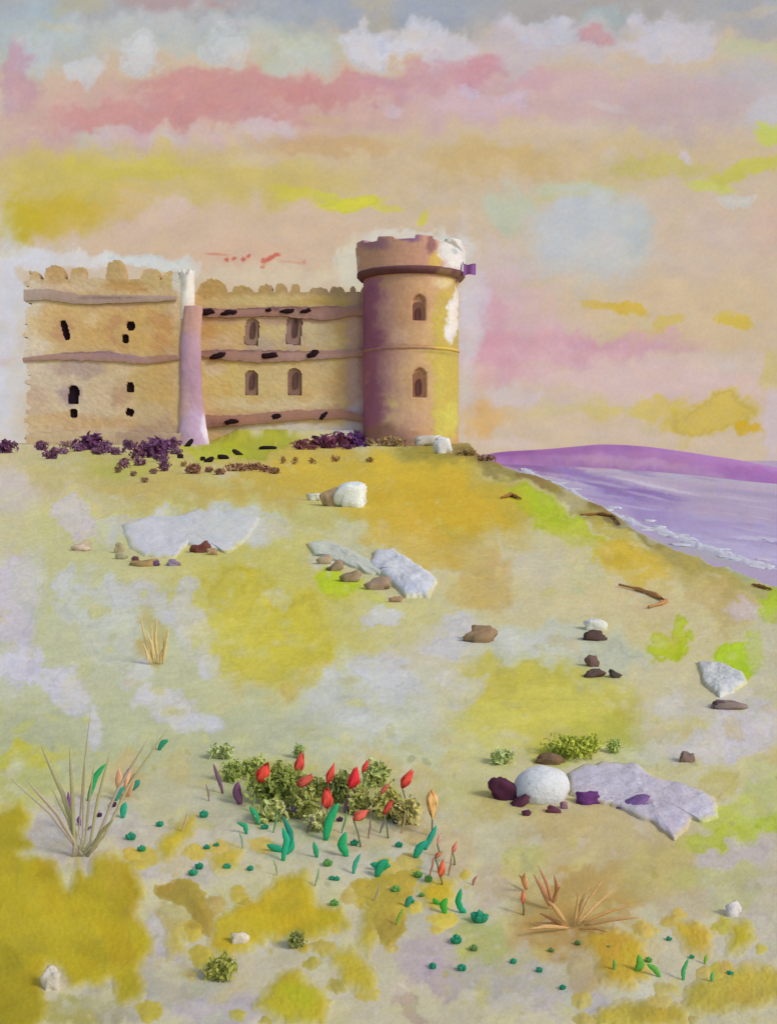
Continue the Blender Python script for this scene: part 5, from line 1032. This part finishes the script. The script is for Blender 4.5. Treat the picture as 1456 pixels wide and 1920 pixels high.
RED = mat('red_petal', .95, .15, 25, .08)
def red_flower(u, v, w, h, tilt, colour, label, seed, foot=None, group='red flowers'):
    """pointed red bloom of five cupped petals on a thin stem"""
    r = random.Random(seed)
    foot = foot or v + 70
    x, d, z = GP(u, foot); s = d / F
    root = empty('flower', (x, d, z), label, 'flower', group)
    c = np.array(W(u, v, d)); a = math.radians(tilt)
    up = np.array([math.sin(a), 0, math.cos(a)]); rt = np.array([math.cos(a), 0, -math.sin(a)]); bk = np.array([0, 1., 0])
    parts = []
    for k in range(5):
        t = k * 2 * math.pi / 5 + .3; o = rt * math.cos(t) + bk * math.sin(t)
        H = h * s * 1.05; R = w * .58 * s
        path = [c - up * H * .5, c - up * H * .22 + o * R * .55, c + up * H * .08 + o * R * .55, c + up * H * r.uniform(.34, .54) + o * R * r.uniform(.0, .35)]
        P3 = smooth_path(path, 8)
        V = []
        side = np.cross(up, o); n = 5
        wd = [.12, .38, .58, .62, .52, .36, .2, .03]
        for i, p in enumerate(P3):
            for j in range(n):
                q = (j / (n - 1) - .5) * 2
                V.append(p + side * q * wd[i] * R - o * (q * q) * wd[i] * R * .45)
        V = np.array(V); V2 = V - o * R * .06
        g = grid_faces(8, n); parts.append((np.concatenate([V, V2]), np.concatenate([g, g[:, ::-1] + 8 * n]).tolist()))
    V, f = merge(parts)
    build('petals', V, f, colour, RED, root, True, .58)
    b = c - up * h * s * .5
    P, f = tube([(x, d, z - .02), (x * .5 + b[0] * .5 + .005, d, (z + b[2]) / 2), tuple(b)], [.006, .005, .005], 6)
    build('stem', P, f, (98, 104, 66), GREEN, root, True, .6)
RF = [(495,1449,40,40,20,(196,66,44),'red flower farthest left, against the large olive shrub'),(562,1430,26,40,14,(200,76,56),'red flower with an olive tuft above it'),(572,1464,24,36,56,(188,84,62),'ragged tilted red flower over the olive shrub'),(620,1450,20,38,18,(206,72,54),'slim red flower between the shrubs'),(613,1496,30,38,0,(196,70,52),'low red flower above the longest green blade'),(664,1460,30,44,12,(204,48,48),'reddest and largest flower'),(685,1436,14,26,24,(204,70,56),'small red bud touching the largest red flower'),(763,1460,26,38,30,(208,72,52),'red flower farthest right'),(722,1478,12,26,40,(188,94,74),'small faded red bud left of the rightmost flower'),(728,1512,16,34,30,(176,66,48),'dark red bud beside the teal leaf'),(677,1528,26,34,60,(196,92,70),'drooping light red flower low in the bed'),
 (828,1628,20,32,10,(204,100,62),'orange red bloom at the yellow mat'),(852,1588,12,24,20,(200,120,100),'pink bud at the upper right of the yellow mat'),(822,1602,12,18,50,(176,110,70),'brown orange bud above the yellow mat'),(809,1508,30,52,180,(206,160,98),'big pale orange bloom right of the red flowers'),(823,1572,8,22,20,(206,150,130),'thin pink bud by the right hand teal sprout'),(980,1682,12,24,0,(196,110,76),'orange bud left of the dry brown plant')]
for k, (u, v, w, h, t, c, lb) in enumerate(RF):
    red_flower(u, v, w, h, t, c, lb, 700 + k, foot=v + (60 if v < 1560 else 34))
sprout([(722,1510),(726,1500),(734,1490)], 16, (58,128,98), 'stubby teal leaf beside the dark red bud', 'green sprouts in the flower bed')

TH = [(392,1500,386,1470,(140,120,110)),(470,1520,478,1488,(120,140,84)),(512,1560,520,1520,(96,140,90)),(575,1560,586,1526,(110,90,96)),(598,1530,604,1500,(118,94,90)),(640,1560,650,1520,(90,140,90)),(690,1570,694,1530,(130,110,90)),(712,1560,722,1526,(110,100,96)),(752,1560,760,1520,(150,130,84)),(520,1640,512,1610,(140,150,110)),(590,1660,598,1626,(120,150,110)),(700,1690,712,1656,(150,140,110)),(805,1640,812,1606,(160,110,90)),(840,1640,846,1600,(150,120,90)),(455,1590,448,1556,(130,150,120)),(340,1560,352,1520,(170,150,110))]
for k, (a, b, c_, d_, cc) in enumerate(TH):
    sprout([(a, b), ((a + c_) / 2 + 2, (b + d_) / 2), (c_, d_)], 5, cc, 'thin faint stalk of wild grass standing among the flowers', 'thin grass blades in the flower bed', 'sprout', 'sprout')

# dry brown plant lower right, dry tuft in the left clearing, twigs
def dry_plant(name, label, cat, foot, blades, colours, wid, seed):
    x, d, z = GP(*foot); s = d / F; root = empty(name, (x, d, z), label, cat); r = random.Random(seed)
    for i, (a, b) in enumerate(blades):
        m_ = ((a[0] + b[0]) / 2 + r.uniform(-6, 6), (a[1] + b[1]) / 2 - 4)
        pts = smooth_path([a, m_, b], 8)
        ln = r.uniform(-.12, .12)
        P3 = [W(p[0], p[1], d + ln * k / 7) for k, p in enumerate(pts)]
        w = wid * r.uniform(.7, 1.3) * s
        P, f = leaf_blade(P3, [w * q for q in (.35, .7, .95, 1, .9, .7, .45, .1)], .4)
        build('blade', P, f, r.choice(colours), TWIG, root, True, .62)
fc = (1075, 1745)
dry_plant('dry_plant', 'dry rust brown plant with leaves spreading like a star on the tan turf', 'plant', fc,
 [((1080,1735),(1128,1652)), ((1075,1735),(1084,1668)), ((1060,1730),(1030,1690)), ((1090,1730),(1190,1695)), ((1095,1735),(1200,1720)), ((1070,1740),(1000,1730)), ((1065,1740),(990,1742)), ((1080,1735),(1150,1668)), ((1075,1730),(1105,1660)), ((1085,1742),(1140,1748)), ((1060,1738),(1010,1712))],
 [(170,128,74),(182,142,84),(164,120,70),(186,150,98)], 3.6, 3)
dry_plant('dry_plant', 'pair of broad brown leaves left of the star shaped dry plant', 'plant', (1035, 1706), [((1030,1700),(1000,1640)), ((1036,1704),(1008,1622)), ((1040,1690),(1038,1640)), ((1034,1700),(1050,1660))], [(176,128,84),(188,140,96)], 4.4, 5)
dry_plant('dry_plant', 'short orange brown leaves at the far left of the brown patch', 'plant', (985, 1672), [((985,1668),(972,1640)), ((988,1668),(984,1636))], [(196,142,96)], 5, 6)
dry_plant('dry_grass', 'speckled tan grass tuft in the pale clearing at the left', 'grass', (290, 1246), [((285 + q * 4, 1244), (262 + q * 11, 1150 + (q * 29) % 40)) for q in range(6)] + [((280 + q * 5, 1246), (268 + q * 9, 1205 + (q * 13) % 20)) for q in range(6)], [(192,170,116),(176,146,92),(198,178,128)], 2.4, 7)
dry_plant('orange_grass', 'soft orange blades beside the tussock, above the teal leaves', 'grass', (236, 1500), [((236,1496),(248,1430)), ((232,1496),(224,1440)), ((240,1494),(256,1446))], [(204,156,116)], 6, 8)
def twig(pts, w, colour, label, seed):
    x, d, z = GP(pts[0][0], max(p[1] for p in pts) + 3); s = d / F
    P3 = []
    for (u, v) in smooth_path(pts, 12):
        X, Y, Z = GP(u, v); P3.append((X, Y, Z + w * s * .4))
    n = len(P3)
    P, f = tube(P3, [w * .5 * s * (1 - .6 * abs(2 * i / (n - 1) - 1)) * (1 + .3 * math.sin(i * 2.3 + seed)) for i in range(n)], 7)
    tag(build('twig', P, f, colour, TWIG, None, True, .64), label, 'twig', 'fallen twigs')
twig([(1160,1100),(1195,1108),(1225,1118),(1250,1132),(1215,1142)], 11, (168,122,70), 'crooked fallen brown branch on the slope below the sea', 1)
twig([(940,936),(958,931),(976,938)], 9, (138,100,50), 'short brown twig on the turf below the crest', 2)
twig([(1088,968),(1120,966),(1148,970),(1162,986)], 8, (130,92,44), 'dark brown twig lying along the crest', 3)
twig([(1408,1098),(1425,1102),(1446,1108)], 8, (140,98,48), 'small brown twig at the right end of the crest', 4)
